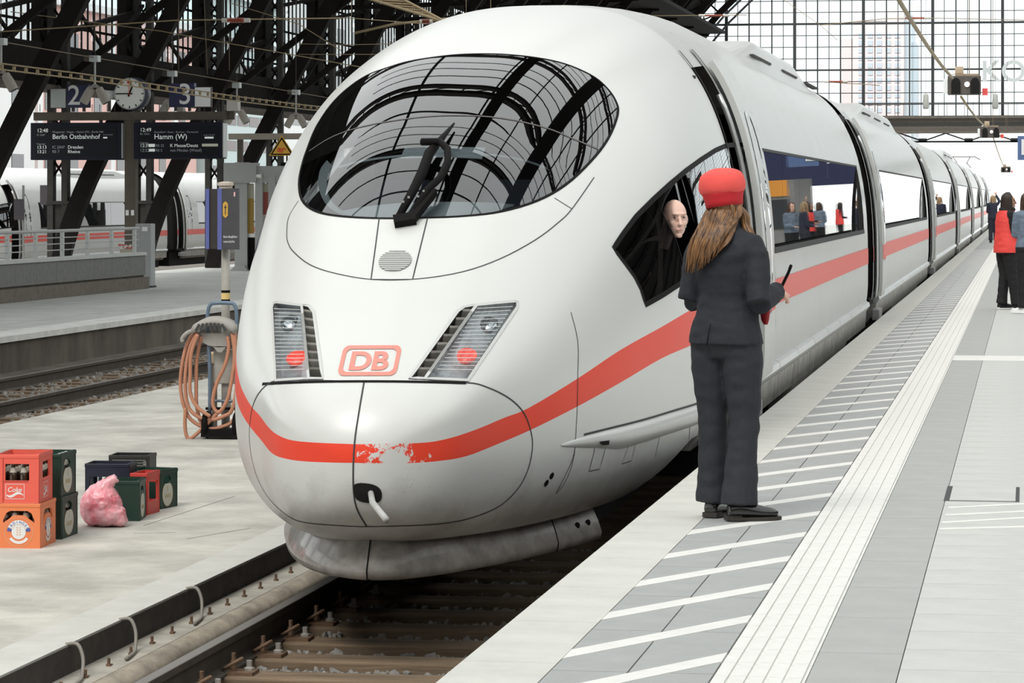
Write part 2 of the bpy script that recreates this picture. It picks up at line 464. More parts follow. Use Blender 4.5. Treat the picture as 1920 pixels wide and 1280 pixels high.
def ribbon(P, w, off, mb=None, closed=False):
    mb = mb or MB(); k = len(P); vs = []
    for i, p in enumerate(P):
        a = P[(i - 1) % k] if closed else P[max(i - 1, 0)]; b = P[(i + 1) % k] if closed else P[min(i + 1, k - 1)]
        n = normal(p); t = (b - a).normalized() if (b - a).length > 1e-7 else Vector((1, 0, 0)); q = n.cross(t)
        ww = w[i] if isinstance(w, list) else w
        vs += [p + q * ww / 2 + n * off, p - q * ww / 2 + n * off]
    m = k if closed else k - 1
    return mb.add(vs, [(2 * i, 2 * i + 1, (2 * i + 3) % (2 * k), (2 * i + 2) % (2 * k)) for i in range(m)])
def seam(name, pxs, w=.007, smooth=True, closed=False, parent=None, m=None):
    P = cast(pxs, smooth, closed, 10)
    return ob(name, ribbon(P, w, .0025, closed=closed), m or M_seam, parent or train)
P = cast(PX_HATCH, True, False, 10); P[0].x = P[-1].x = XC
mbs = ribbon(P, .008, .0025); ribbon(mirror(P), .008, .0025, mbs)
ob('hatch_seam', mbs, M_seam, train)
seam('centre_seam', zz([(580, 432), (560, 550), (540, 690), (535, 850), (548, 950), (590, 1028)], *Z5), .009)
ob('hatch_lip', ribbon(cast(zz([(160, 441), (400, 432), (700, 431), (1000, 437)], *Z5), True, False, 10), .016, .003), M_black, train)
Z4 = (420, 0, 2.285)
seam('bonnet_seam', zz([(320, 860), (278, 930), (270, 1000), (275, 1040), (300, 1080), (370, 1135), (480, 1172), (640, 1198), (830, 1195), (1020, 1165), (1180, 1110), (1330, 1030), (1430, 955), (1490, 895), (1585, 760)], *Z4), .006)
seam('bonnet_seam', zz([(1415, 848), (1450, 870), (1490, 895)], *Z4), .006)
seam('panel_seam', zz([(665, 935), (648, 1065), (630, 1197), (720, 1198), (808, 1197), (840, 1065), (872, 935)], *Z4), .007, False)
seam('nose_joint', [(1070, 585), (1083, 640), (1083, 700), (1082, 760), (1080, 800), (1076, 850), (1060, 890), (1042, 925)], .006)
seam('windscreen_rim', PX_WS, .016, True, True, m=M_black)
seam('window_rim', PX_SW, .034, False, True, m=M_black)
seam('glass_joint', zz([(120, 610), (250, 530), (430, 470), (700, 425), (930, 410), (1200, 425), (1450, 480), (1600, 540), (1745, 600)], 540, 80, 3), .014, m=mat('joint_grey', (.10, .09, .085), .6))
# black printed border of the screen
def inset(poly, f):
    cx = sum(p[0] for p in poly) / len(poly); cy = sum(p[1] for p in poly) / len(poly)
    return [(cx + (x - cx) * f, cy + (y - cy) * f) for x, y in poly]

# round vent on the bonnet
vp, vn = hit(741, 489)
vent = MB(); ex = Vector((1, 0, 0)); ey = vn.cross(ex).normalized()
fr = frame(vp + vn * .002, ex, ey)
ring = [Vector((.092 * math.cos(a * PI / 18), .092 * math.sin(a * PI / 18), 0)) for a in range(36)]
vent.add([fr @ p for p in ring], [tuple(range(36))])
vo_ = ob('bonnet_vent', vent, mat('vent_back', (.32, .33, .32), .6), train)
for k in range(11):
    y = -.08 + .016 * k; hw = math.sqrt(max(0, .0922 ** 2 - y * y))
    ob('vent_slat', MB().box(fr @ Vector((0, y, .004)), (2 * hw, .008, .006), fr.to_3x3()), M_white, vo_)

# ---- headlights
M_reflector = mat('lamp_reflector', (.62, .65, .66), .5, metal=.35, noise=.45, nscale=11)
M_lens = glass('headlight_lens', (.92, .95, .97), ior=1.45)
M_redlamp = mat('tail_lamp_red', (.90, .10, .07), .3, emit=.35)
def headlight(keyL, keyV, pxL, pxV, lamp, top, bot, nm):
    root = region('headlight', [keyL], [M_reflector], off=-.045)
    # recess wall
    for px, m in ((pxL, M_silver), (pxV, M_silver)):
        P = cast(px, False, True, 14); w = MB()
        vs = []
        for p in P: n = normal(p); vs += [p + n * .001, p - n * .046]
        k = len(P); w.add(vs, [(2 * i, (2 * i + 2) % (2 * k), (2 * i + 3) % (2 * k), 2 * i + 1) for i in range(k)])
        ob('recess_wall', w, m, root)
        ob('lamp_bezel', ribbon(P, .017, .004, closed=True), M_white, root)
        ob('lamp_gasket', ribbon([hit(*q)[0] for q in dens(inset(px, 1.03), 12)], .006, .003, closed=True), M_seam, root)
    p, n = hit(*lamp); rr = .062
    fr = frame(p - n * .034, Vector((1, 0, 0)), n.cross(Vector((1, 0, 0))))
    for q, R, m, nmx in ((0, rr, M_redlamp, 'tail_lamp'), (1, .058, mat('lamp_bowl', (.5, .53, .55), .12, metal=.9), 'main_lamp')):
        if q: p2, n2 = hit(lamp[0] + (top[0] - lamp[0]) * 1., lamp[1] + (top[1] - lamp[1]) * 1.); fr = frame(p2 - n2 * .036, Vector((1, 0, 0)), n2.cross(Vector((1, 0, 0))))
        ob(nmx, MB().lathe([(R, -.002), (R, .004), (R * .8, .012), (R * .4, .018), (.004, .02)], 20, fr.translation, fr.to_3x3()), m, root, smooth=True)
    region('lens', [keyL], [M_lens], parent=root, off=.0005)
    # fine heater wires across the lens
    (a0, a1), (b0, b1) = bot
    for k in range(17):
        t = (k + .5) / 17
        l = (a0[0] + (b0[0] - a0[0]) * t, a0[1] + (b0[1] - a0[1]) * t); r_ = (a1[0] + (b1[0] - a1[0]) * t, a1[1] + (b1[1] - a1[1]) * t)
        P = [hit(l[0] + (r_[0] - l[0]) * q / 4, l[1] + (r_[1] - l[1]) * q / 4)[0] for q in range(5)]
        ob('lens_bar', ribbon(P, .0042, .003), M_white, root)
    region('louvre_back', [keyV], [M_dark], parent=root, off=-.10)
    return root
def louvres(root, L0, L1, R0, R1, n=8):
    for k in range(n):
        t = (k + .25) / n
        l = (L0[0] + (L1[0] - L0[0]) * t, L0[1] + (L1[1] - L0[1]) * t); r_ = (R0[0] + (R1[0] - R0[0]) * t, R0[1] + (R1[1] - R0[1]) * t)
        A, n1 = hit(*l); B, n2 = hit(*r_); dn = Vector((0, 0, -1)); mb = MB()
        mb.add([A, B, B - n2 * .09 + dn * .045, A - n1 * .09 + dn * .045, A + dn * .012, B + dn * .012, B - n2 * .09 + dn * .052, A - n1 * .09 + dn * .052], [(0, 1, 2, 3), (7, 6, 5, 4), (0, 4, 5, 1), (3, 2, 6, 7)])
        ob('louvre_slat', mb, M_skirt, root)
def q6(x, y): return (480 + x / 3.692, 540 + y / 3.692)
hR = headlight('hlr', 'lvr', PX_HLR, PX_LVR, q6(1470, 440), q6(1625, 225), ((q6(1540, 130), q6(1785, 115)), (q6(1245, 575), q6(1495, 580))), 'R')
hL = headlight('hll', 'lvl', PX_HLL, PX_LVL, q6(262, 455), q6(212, 215), ((q6(128, 130), q6(305, 138)), (q6(142, 580), q6(340, 575))), 'L')
louvres(hR, q6(1440, 130), q6(1090, 590), q6(1515, 130), q6(1180, 590)); louvres(hL, q6(328, 130), q6(372, 590), q6(385, 140), q6(450, 590))
tag(hR, 'headlight with wide slanted lens and red lamp lit', None); tag(hL, 'headlight with narrow upright lens and red lamp lit', None)

# ---- emblem: DB in a rounded frame
M_emblem = mat('emblem_red', (.78, .27, .22), .5)
def q5(x, y): return (420 + x / 2.207, 520 + y / 2.207)
EQ = [q5(497, 283), q5(738, 282), q5(712, 407), q5(468, 408)]   # TL TR BR BL
def emb(a, b):
    u = (1 - b) * ((1 - a) * EQ[0][0] + a * EQ[1][0]) + b * ((1 - a) * EQ[3][0] + a * EQ[2][0]); v = (1 - b) * ((1 - a) * EQ[0][1] + a * EQ[1][1]) + b * ((1 - a) * EQ[3][1] + a * EQ[2][1])
    p, n = hit(u, v); return p + n * .004
def rrect(x0, y0, x1, y1, rx, ry, n=5):
    o = []
    for cx, cy, a0 in ((x1 - rx, y1 - ry, 0), (x0 + rx, y1 - ry, 90), (x0 + rx, y0 + ry, 180), (x1 - rx, y0 + ry, 270)):
        o += [(cx + rx * math.cos(math.radians(a0 + 90 * k / n)), cy + ry * math.sin(math.radians(a0 + 90 * k / n))) for k in range(n + 1)]
    return o
def dens2(p, st=.06):
    return dens(p, st, True)
mb = MB(); A = dens2(rrect(0, 0, 1, 1, .11, .2)); B = [(.5 + (x - .5) * .86, .5 + (y - .5) * .76) for x, y in A]
mb.add([emb(*q) for q in A] + [emb(*q) for q in B], [(i, (i + 1) % len(A), len(A) + (i + 1) % len(A), len(A) + i) for i in range(len(A))])
eo_ = ob('emblem', mb, M_emblem, train)
tm = text_mesh('DB', 1, Matrix.Identity(4), bold=.032, spacing=.98)
xs = [v.x for v in tm.v]; ys = [v.y for v in tm.v]
tm.v = [emb(.17 + .66 * (v.x - min(xs)) / (max(xs) - min(xs)), .82 - .62 * (v.y - min(ys)) / (max(ys) - min(ys))) for v in tm.v]
ob('emblem_letters', tm, M_emblem, eo_)

# ---- driver's side window: pane with an opened part
REG['side_glass'] = []
for f in REG['side_window']:
    c = (vo[f[0]] + vo[f[1]] + vo[f[2]]) / 3
    if not pip(c.x, c.y, opn): REG['side_glass'].append(f)
swo = region('side_window', ['side_glass'], [M_sideg])
seam('sash_rim', OPEN, .014, False, True, swo, M_black)
for a, b in (((290, 480), (375, 640)), ((335, 440), (405, 580))):
    P = [hit(1140 + (a[0] + (b[0] - a[0]) * q / 6) / 3.88, 260 + (a[1] + (b[1] - a[1]) * q / 6) / 3.88)[0] for q in range(7)]
    ob('window_bar', ribbon(P, .02, -.02), M_grey, swo)
for a, b, c in (((520, 290), (600, 640), .05), ((560, 250), (660, 600), .028), ((905, 55), (925, 480), .06)):
    P = [hit(1140 + (a[0] + (b[0] - a[0]) * q / 6) / 3.88, 260 + (a[1] + (b[1] - a[1]) * q / 6) / 3.88)[0] for q in range(7)]
    ob('window_post', ribbon(P, c, -.03), M_silver, swo)

# cab lining behind the glass
M_dash = mat('dash_grey', (.62, .66, .66), .5); M_cab = mat('cab_dark', (.02, .022, .025), .8)
# closed dark cab shell well inside the hull
# the cab floor and rear bulkhead only
cabm = MB(); cabm.b2((XC - .85, Y0 + 2.2, ZR + 1.2), (XC + .85, Y0 + 5.9, ZR + 1.25)); cabm.b2((XC - 1.15, Y0 + 5.85, ZR + 1.2), (XC + 1.15, Y0 + 5.95, ZR + 3.2))
ob('cab_floor', cabm, M_cab, train)
dash = MB()
rings = []
for k in range(15):
    a = -1.15 + 2.3 * k / 14; x = XC + a * .82; yb = Y0 + 1.55 + .75 * a * a
    rings.append([Vector((x, yb, ZR + 1.25)), Vector((x, yb - .05, ZR + 1.98 - .10 * a * a)), Vector((x, yb + .12, ZR + 2.06 - .10 * a * a)), Vector((x, yb + .75, ZR + 2.0 - .1 * a * a)), Vector((x, yb + .8, ZR + 1.25))])
dash.loft(rings); ob('dashboard', dash, M_dash, train, smooth=False)
for sx in (-.35, .35):
    sb = MB()
    sb.loft([[Vector((XC + sx + x * w, Y0 + 3.0 + dy + y * .09, ZR + z)) for x, y in ((-1, -1), (1, -1), (1, 1), (-1, 1))] for z, w, dy in ((1.5, .24, 0), (1.9, .27, .03), (2.25, .24, .08), (2.45, .15, .11))])
    sb.b2((XC + sx - .26, Y0 + 2.55, ZR + 1.5), (XC + sx + .26, Y0 + 3.0, ZR + 1.64)); sb.b2((XC + sx - .1, Y0 + 2.7, ZR + 1.25), (XC + sx + .1, Y0 + 2.9, ZR + 1.5))
    ob('driver_seat', sb, mat('seat_dark', (.03, .035, .05), .8), train)
# pale inner frame of the screen and lower blinds
PXr = inset(smoothpoly(PX_WS, True, 2), .87)
def strip_in(name, pxa, pxb, off, m):
    A = [hit(*q) for q in pxa]; B = [hit(*q) for q in pxb]; mb = MB(); n = len(A)
    mb.add([p + q * off for p, q in A] + [p + q * off for p, q in B], [(i, i + 1, n + i + 1, n + i) for i in range(n - 1)])
    return ob(name, mb, m, train)
za = lambda pts: dens(smoothpoly(zz(pts, 540, 80, 3), False, 5), 12, False)
def resample(p, n):
    L = [0]
    for i in range(1, len(p)): L.append(L[-1] + math.hypot(p[i][0] - p[i - 1][0], p[i][1] - p[i - 1][1]))
    out = []; j = 0
    for k in range(n):
        t = L[-1] * k / (n - 1)
        while j < len(L) - 2 and L[j + 1] < t: j += 1
        q = (t - L[j]) / max(1e-9, L[j + 1] - L[j]); out.append((p[j][0] + (p[j + 1][0] - p[j][0]) * q, p[j][1] + (p[j + 1][1] - p[j][1]) * q))
    return out
inA = resample(za([(190, 625), (150, 680), (140, 760), (165, 840), (220, 900), (330, 945), (520, 970), (700, 975)]), 30)
inB = resample(za([(215, 650), (195, 720), (195, 800), (225, 860), (285, 905), (380, 925), (540, 940), (700, 945)]), 30)
strip_in('inner_frame', inA, inB, -.05, M_dash)
inA = resample(za([(290, 915), (420, 890), (640, 868), (900, 862), (1140, 868), (1290, 880)]), 30)
inB = resample(za([(300, 935), (450, 962), (650, 975), (850, 970), (1050, 950), (1280, 890)]), 30)
strip_in('lower_blind', inA, inB, -.04, mat('blind', (.70, .74, .74), .5))
inA = resample(za([(250, 650), (400, 610), (620, 580), (880, 565), (1150, 575), (1350, 610), (1490, 660)]), 30)
inB = [(a, b + 4) for a, b in inA]
strip_in('inner_rail', inA, inB, -.06, M_dash)
strip_in('sun_blind', resample(za([(640, 505), (880, 500), (1120, 505)]), 12), resample(za([(612, 568), (880, 560), (1100, 572)]), 12), -.10, mat('blind', (.70, .74, .74), .5))

# ---- wiper
wz = lambda x, y, off: (lambda h: h[0] + h[1] * off)(hit(540 + x / 3, 80 + y / 3))
wiper = ob('wiper', MB().tube([wz(690, 1005, .03), wz(790, 900, .09), (wz(860, 840, .10)), wz(900, 760, .11), wz(900, 690, .11), wz(860, 640, .10), wz(760, 625, .08)], .022, 8), M_black, train, smooth=True)
mbw = MB().tube([wz(620, 1015, .03), wz(700, 900, .06), wz(760, 790, .07), wz(800, 680, .07), wz(860, 590, .05), wz(935, 480, .03)], [.02, .026, .03, .03, .02, .006], 8)
ob('wiper_blade', mbw, M_black, wiper, smooth=True)
ob('wiper_mount', MB().bar(wz(600, 1030, .03), wz(720, 1010, .03), .06, .05, up=(0, -1, 1)).bar(wz(700, 1010, .03), wz(820, 890, .07), .05, .05, up=(0, -1, 1)), M_black, wiper)
for x, y in ((660, 975), (690, 950), (740, 945), (770, 915), (805, 890)): ob('rivet', MB().box(wz(x, y, .10), (.012, .012, .012)), M_silver, wiper)

# ---- coupler: opening in the cover and tow rod
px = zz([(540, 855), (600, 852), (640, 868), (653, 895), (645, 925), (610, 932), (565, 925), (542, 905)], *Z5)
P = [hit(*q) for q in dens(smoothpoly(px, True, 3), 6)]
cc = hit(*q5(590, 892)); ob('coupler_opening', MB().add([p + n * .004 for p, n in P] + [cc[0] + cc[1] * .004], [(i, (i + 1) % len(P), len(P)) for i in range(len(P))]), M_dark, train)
tp = hit(*q5(585, 895)); 
end = at_d(*q5(672, 1003), 15.45); 
ob('coupler_rod', MB().tube([tp[0] - tp[1] * .15, tp[0] + (end - tp[0]) * .35, end], [.014, .017, .018], 10), mat('rod_grey', (.55, .55, .53), .5, noise=.3), train, smooth=True)
# ---- small marks on the flank
for x, y in ((1355, 820), (1333, 850)):
    p, n = hit(*q5(x, y)); ob('flank_hole', MB().lathe([(.02, 0), (.02, .002)], 10, p + n * .002, n.to_track_quat('Z', 'Y').to_matrix()), M_black, train)

# ---- apron under the nose
M_apron = mat('apron_grey', (.34, .31, .28), .45, noise=.45, nscale=9, coat=.3)
def aw(s): return .93 * math.sqrt(max(0, (s - .33)) / 2.05)
seg = []
for k in range(25):
    q = k / 24; s_ = .33 + 2.1 * q * q; seg.append((aw(s_), s_))
plan = [(-a, s_) for a, s_ in seg[::-1]] + seg[1:]
def arings(pl):
    R_ = []
    for i, (a, s_) in enumerate(pl):
        R_.append([Vector((XC + a * f, Y0 + s_ + d, ZR + z)) for f, d, z in ((.93, .10, .545), (.95, .07, .50), (1.0, .02, .42), (1.03, -.02, .355), (1.02, -.01, .31), (.9, .10, .29))])
    return R_
n0 = len(plan)
for i0, i1 in ((0, 24), (24, 44), (44, n0 - 1)):
    ob('apron', MB().loft(arings(plan[i0:i1 + 1]), cap=False, close=False), M_apron, train, smooth=True)
for i in (24, 44):
    ob('apron_joint', MB().tube([p + Vector((0, -.004, 0)) for p in arings(plan)[i]], .004, 5), M_black, train)
for a, z in ((46, .43), (47, .40)):
    p = arings(plan)[a][2]; ob('apron_bolt', MB().lathe([(.02, 0), (.02, .008), (.008, .012)], 8, p, Vector((1, -.6, 0)).to_track_quat('Z', 'Y').to_matrix()), M_black, train)
# dark chassis under the nose, behind the apron
ch = MB().b2((XC - .8, Y0 + 2.5, ZR + .3), (XC + .8, Y0 + 6, ZR + .95)); ob('chassis', ch, M_dark, train)

# ---- waist lip and flank flaps on the nose
LIP = [(1052, 833), (1075, 824), (1120, 812), (1200, 792), (1260, 774), (1305, 760), (1350, 742), (1392, 722)]
P = [p for p in cast(LIP, True, False, 8) if p.y < Y0 + S_END]
lip = MB(); rings = []
ob('lip_gap', ribbon([p + Vector((0, 0, .012)) for p in P[6:]], .012, .004), M_seam, train)
for i, p in enumerate(P):
    n = normal(p); g = min(1, i / 14 + .1); n = Vector((n.x, n.y, 0)).normalized()
    rings.append([p + n * .001, p + n * (.020 * g) - Vector((0, 0, .012 * g)), p + n * (.030 * g) - Vector((0, 0, .05 * g)), p + n * (.022 * g) - Vector((0, 0, .09 * g)), p - n * .01 - Vector((0, 0, .125 * g))])
lip.loft(rings, close=False, cap=False); ob('waist_lip', lip, M_white, train, smooth=True)
Zf = (1000, 750, 3.878)
for pts in ([(445, 298), (525, 292), (520, 360), (480, 500), (402, 516), (440, 380)], [(672, 255), (735, 242), (748, 300), (710, 440), (640, 462), (685, 350)]):
    seam('flap_seam', zz(pts, *Zf), .006, False, True)
for pts in ([(448, 296), (520, 286), (515, 318), (470, 322)], [(680, 255), (730, 245), (728, 270), (700, 274)]):
    Q = [hit(*q) for q in zz(pts, *Zf)]; ob('flap_latch', MB().add([p + n * .03 for p, n in Q], [tuple(range(len(Q)))]), M_black, train)
for pts in ([(300, 280), (298, 380), (270, 500), (220, 610), (160, 680)], [(920, 250), (900, 340), (885, 410)], [(1115, 110), (1135, 200), (1125, 330)]):
    seam('skirt_seam', zz(pts, *Zf), .006)

# ---- car bodies behind the nose (s = distance from the tip)
TS = [tlow(3.0) + (PI - 2 * tlow(3.0)) * k / 60 for k in range(61)]
def sec(t, s): p = surf(math.sqrt(s) if s < 9 else 3.4, t); p.y = Y0 + s; return p
def t_of(z, s):
    """right-hand section parameter for a height above the rail"""
    lo, hi = -1.2, PI / 2
    for _ in range(40):
        m = (lo + hi) / 2
        if sec(m, s).z - ZR < z: lo = m
        else: hi = m
    return lo
TBOT = t_of(1.0, 12)
def patch(mb, s0, s1, t0, t1, nt, ns=1, off=0., mi=0):
    g = []
    for i in range(ns + 1):
        s_ = s0 + (s1 - s0) * i / ns
        for j in range(nt + 1):
            p = sec(t0 + (t1 - t0) * j / nt, s_); g.append(p + normal(Vector((p.x, min(p.y, Y0 + 8.9), p.z))) * off)
    return mb.add(g, [(i * (nt + 1) + j + 1, i * (nt + 1) + j, (i + 1) * (nt + 1) + j, (i + 1) * (nt + 1) + j + 1) for i in range(ns) for j in range(nt)], mi)
TW0, TW1, TD1 = t_of(1.93, 12), t_of(2.72, 12), t_of(3.38, 12)
TS0, TS1 = t_of(1.50, 12), t_of(1.70, 12)
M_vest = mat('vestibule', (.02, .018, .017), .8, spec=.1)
M_doorfr = mat('door_frame_grey', (.33, .31, .28), .45, metal=.3)  # plain grey of the wide door frame strip
CARS = []; s_ = 24.2
bounds = [(0, 23.3)] + [(24.65 + 24.2 * k, 24.65 + 24.2 * k + 22.85) for k in range(6)]
for ci, (c0, c1) in enumerate(bounds):
    d0 = 6.05 if ci == 0 else c0 + .12
    d1 = d0 + .85; w0 = d1 + 2.0; w1 = c1 - .8
    b0 = S_END if ci == 0 else c0
    TL = PI - TBOT; body = MB(); ns0 = 6 if ci == 0 else 1
    if ci: patch(body, c0, d0, TBOT, TL, 44)
    patch(body, d0, d1, TD1, TL, 40, 2)                        # roof and far side over the doorway
    patch(body, d1, w0, TBOT, TL, 44, 3 if ci == 0 else 1)
    patch(body, w0, w1, TBOT, TW0, 5); patch(body, w0, w1, TW1, TL, 36)
    patch(body, w1, c1, TBOT, TL, 44)
    cb = ob('car_body', body, M_white, train, smooth=True)
    # stripe, windows
    st = MB(); patch(st, d1 + 1.08, c1, TS0, TS1, 3, 1, .004); patch(st, c0 if ci else d0, d0, TS0, TS1, 3, 1, .004) if ci else None
    ob('side_stripe', st, M_red, cb, smooth=True)
    npn = 7; pl = (w1 - w0) / npn
    bk = MB(); patch(bk, w0, w1, TW0, TW1, 6, 1, -.10); ob('window_recess', bk, M_black, cb)
    for k in range(npn):
        a = w0 + pl * k + (.012 if k else 0); pn = MB(); A_, B_ = sec(TW0, 12), sec(TW1, 12); pn.add([Vector((x, Y0 + s__, z)) for s__ in (a, w0 + pl * (k + 1)) for x, z in ((A_.x - .078, A_.z), (B_.x - .004, B_.z))], [(0, 2, 3, 1)]); ob('window_pane', pn, M_winband, cb)
    rm = MB(); patch(rm, w0 - .03, w1 + .03, TW0 - .012, TW0 + .004, 1, 1, .003); patch(rm, w0 - .03, w1 + .03, TW1 - .004, TW1 + .008, 1, 1, .003)
    ob('window_trim', rm, M_seam, cb)
    # doorway
    vs = MB(); yA, yB = Y0 + d0, Y0 + d1
    secp = [sec(TBOT + (PI / 2 - TBOT) * k / 24, d0 + .4) for k in range(25)]
    prof_ = [((p.x - XC) * .96, (p.z - ZR) - .06) for p in secp] + [(-.2, 3.3), (-.2, .92)]
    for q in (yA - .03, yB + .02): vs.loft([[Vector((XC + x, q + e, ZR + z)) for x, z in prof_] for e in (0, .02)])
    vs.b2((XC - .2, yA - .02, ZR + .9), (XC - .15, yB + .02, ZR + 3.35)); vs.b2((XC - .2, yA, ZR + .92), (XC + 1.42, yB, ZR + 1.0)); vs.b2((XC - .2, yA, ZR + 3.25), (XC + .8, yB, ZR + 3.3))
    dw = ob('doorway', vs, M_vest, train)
    for q, w_, m in ((d0 + .02, .05, M_black), (d1 - .06, .10, M_doorfr), (d1 + .03, .05, M_black)):
        fr_ = MB(); patch(fr_, q - w_ / 2, q + w_ / 2, TBOT, TD1 + .1, 20, 1, .012); ob('door_frame', fr_, m, dw, smooth=True)
    hr = MB(); hr.tube([sec(TBOT + (TD1 - .15 - TBOT) * k / 14, d1 - .16) + Vector((.01, 0, 0)) for k in range(15)], .022, 6); ob('door_rail', hr, M_silver, dw, smooth=True)
    # open door leaf, slid along the outside
    leaf = MB(); l0, l1 = d1 + .08, d1 + 1.05
    patch(leaf, l0, l1, TBOT + .02, TD1, 20, 1, .075); patch(leaf, l1, l0, TBOT + .02, TD1, 20, 1, .03)
    for q in (l0, l1):
        A = [sec(TBOT + .02 + (TD1 - TBOT - .02) * k / 20, q) for k in range(21)]; N_ = [normal(Vector((p.x, min(p.y, Y0 + 8.9), p.z))) for p in A]
        leaf.add([p + n * .03 for p, n in zip(A, N_)] + [p + n * .075 for p, n in zip(A, N_)], [(k, k + 1, k + 22, k + 21) for k in range(20)])
    lf = ob('door_leaf', leaf, M_white, train, smooth=True)
    ow = MB(); tA, tB = t_of(1.45, l0), t_of(2.95, l0); vv = []
    for k in range(24):
        a = 2 * PI * k / 24; e = .55
        ss = (l0 + l1) / 2 + .02 + .27 * math.copysign(abs(math.cos(a)) ** e, math.cos(a)); tt = (tA + tB) / 2 + (tB - tA) / 2 * math.copysign(abs(math.sin(a)) ** .8, math.sin(a))
        p = sec(tt, ss); vv.append(p + normal(Vector((p.x, min(p.y, Y0 + 8.9), p.z))) * .079)
    cpt = sum(vv, Vector()) / 24; cpt = cpt + Vector((.028, 0, 0))
    ow.add(vv + [cpt], [(k, (k + 1) % 24, 24) for k in range(24)]); ob('door_window', ow, M_winband, lf, smooth=True)
    rs = MB(); patch(rs, l0 + .02, l1 - .02, TS0, TS1, 3, 1, .078); ob('door_stripe', rs, M_red, lf, smooth=True)
    # step below the doorway
    stp = MB().b2((XC + 1.45, yA + .05, ZR + .72), (XC + 1.545, yB - .05, ZR + .86)); so = ob('door_step', stp, M_grey, train, bevel=.008)
    for k in range(3): ob('step_tread', MB().b2((XC + 1.455 + .028 * k, yA + .07, ZR + .86), (XC + 1.472 + .028 * k, yB - .07, ZR + .866)), M_silver, so)
    # waist ledge and skirt
    def run(a, b, prof): return MB().loft([[Vector((XC + 1.46 + x, Y0 + q, ZR + z)) for x, z in prof] for q in (a, b)], close=True)
    sk0 = d1 + .15; n_ = 8; ll = (c1 - sk0) / n_
    if ci == 0:
        ob('waist_ledge', run(S_END - 1.2, d0 - .05, [(-.06, 1.03), (.03, 1.0), (.035, .96), (-.01, .9), (-.06, .9)]), M_silver, train)
        ob('skirt_panel', run(S_END - 2.2, d0 - .05, [(-.06, .95), (-.02, .92), (-.04, .84), (-.12, .72), (-.2, .72)]), M_skirt, train)
    for k in range(n_):
        a, b = sk0 + ll * k + .015, sk0 + ll * (k + 1) - .015
        lo = .36 if k in (2, 3, 4, 5) else .62
        ob('waist_ledge', run(a, b, [(-.06, 1.05), (.03, 1.01), (.04, .965), (-.005, .9), (-.06, .9)]), M_silver, cb)
        ob('skirt_panel', run(a, b, [(-.05, .92), (-.005, .9), (-.02, .7), (-.08, lo + .1), (-.16, lo), (-.24, lo), (-.2, .9)]), M_skirt, cb)
    # underframe and bogies
    ob('underframe', MB().b2((XC - 1.2, Y0 + (b0 if ci else 6.1), ZR + .35), (XC + 1.15, Y0 + c1, ZR + 1.0)), M_dark, cb)
    # roof gear
    rg = MB(); a, b = c0 + (11 if ci == 0 else 6), c1 - 1.5
    if ci in (0, 1, 3):
        rg.loft([[Vector((XC + x, Y0 + q, ZR + z)) for x, z in ((-1.0, 3.45), (-.85, 3.86 if i in (1, 2) else 3.6), (.85, 3.86 if i in (1, 2) else 3.6), (1.0, 3.45))] for i, q in enumerate((a, a + 3, b - 3, b))], cap=True)
        rf_ = ob('roof_fairing', rg, M_white, cb, bevel=.1)
        for k in range(3):
            q = a + 2 + k * 3.5; ob('roof_slot', MB().b2((XC + .86, Y0 + q, ZR + 3.665), (XC + .935, Y0 + q + 2.0, ZR + 3.685)), M_seam, rf_)
    # gangway to the next car
    if ci < len(bounds) - 1:
        gw = MB()
        for k in range(14):
            q = c1 + .03 + k * .092; sc = .93 if k % 2 else .9
            gw.loft([[Vector((XC + (sec(t, 12).x - XC) * sc, Y0 + qq, ZR + .2 + (sec(t, 12).z - ZR - .2) * (sc + .05))) for t in [TBOT + (PI - 2 * TBOT) * j / 30 for j in range(31)]] for qq in (q, q + .07)], close=False, cap=False)
        gw.b2((XC - 1.1, Y0 + c1 - .02, ZR + .9), (XC + 1.1, Y0 + c1 + 1.36, ZR + 3.4))
        ob('gangway', gw, M_dark, train)
    else:
        ob('end_wall', MB().loft([[Vector((XC + (p.x - XC) * .97, Y0 + c1 - e, ZR + .05 + (p.z - ZR) * .97)) for p in [sec(TBOT + (PI - 2 * TBOT) * j / 30, 12) for j in range(31)]] for e in (.1, .02)]), M_dark, train)
# pantograph
yp = Y0 + 150; pg = MB(); zt = ZR + 3.95
pg.bar((XC - .5, yp, zt), (XC - .25, yp + 1.2, zt + .25), .05).bar((XC + .5, yp, zt), (XC + .25, yp + 1.2, zt + .25), .05).bar((XC - .25, yp + 1.2, zt + .25), (XC - .45, yp, zt + .55), .04).bar((XC + .25, yp + 1.2, zt + .25), (XC + .45, yp, zt + .55), .04)
pgo = ob('pantograph', pg, M_grey, train)
ob('pantograph_head', MB().tube([Vector((XC + x, yp, zt + .58 - .16 * max(0, abs(x) - .7) / .3)) for x in (-1.0, -.85, -.7, 0, .7, .85, 1.0)], .04, 6), M_grey, pgo)

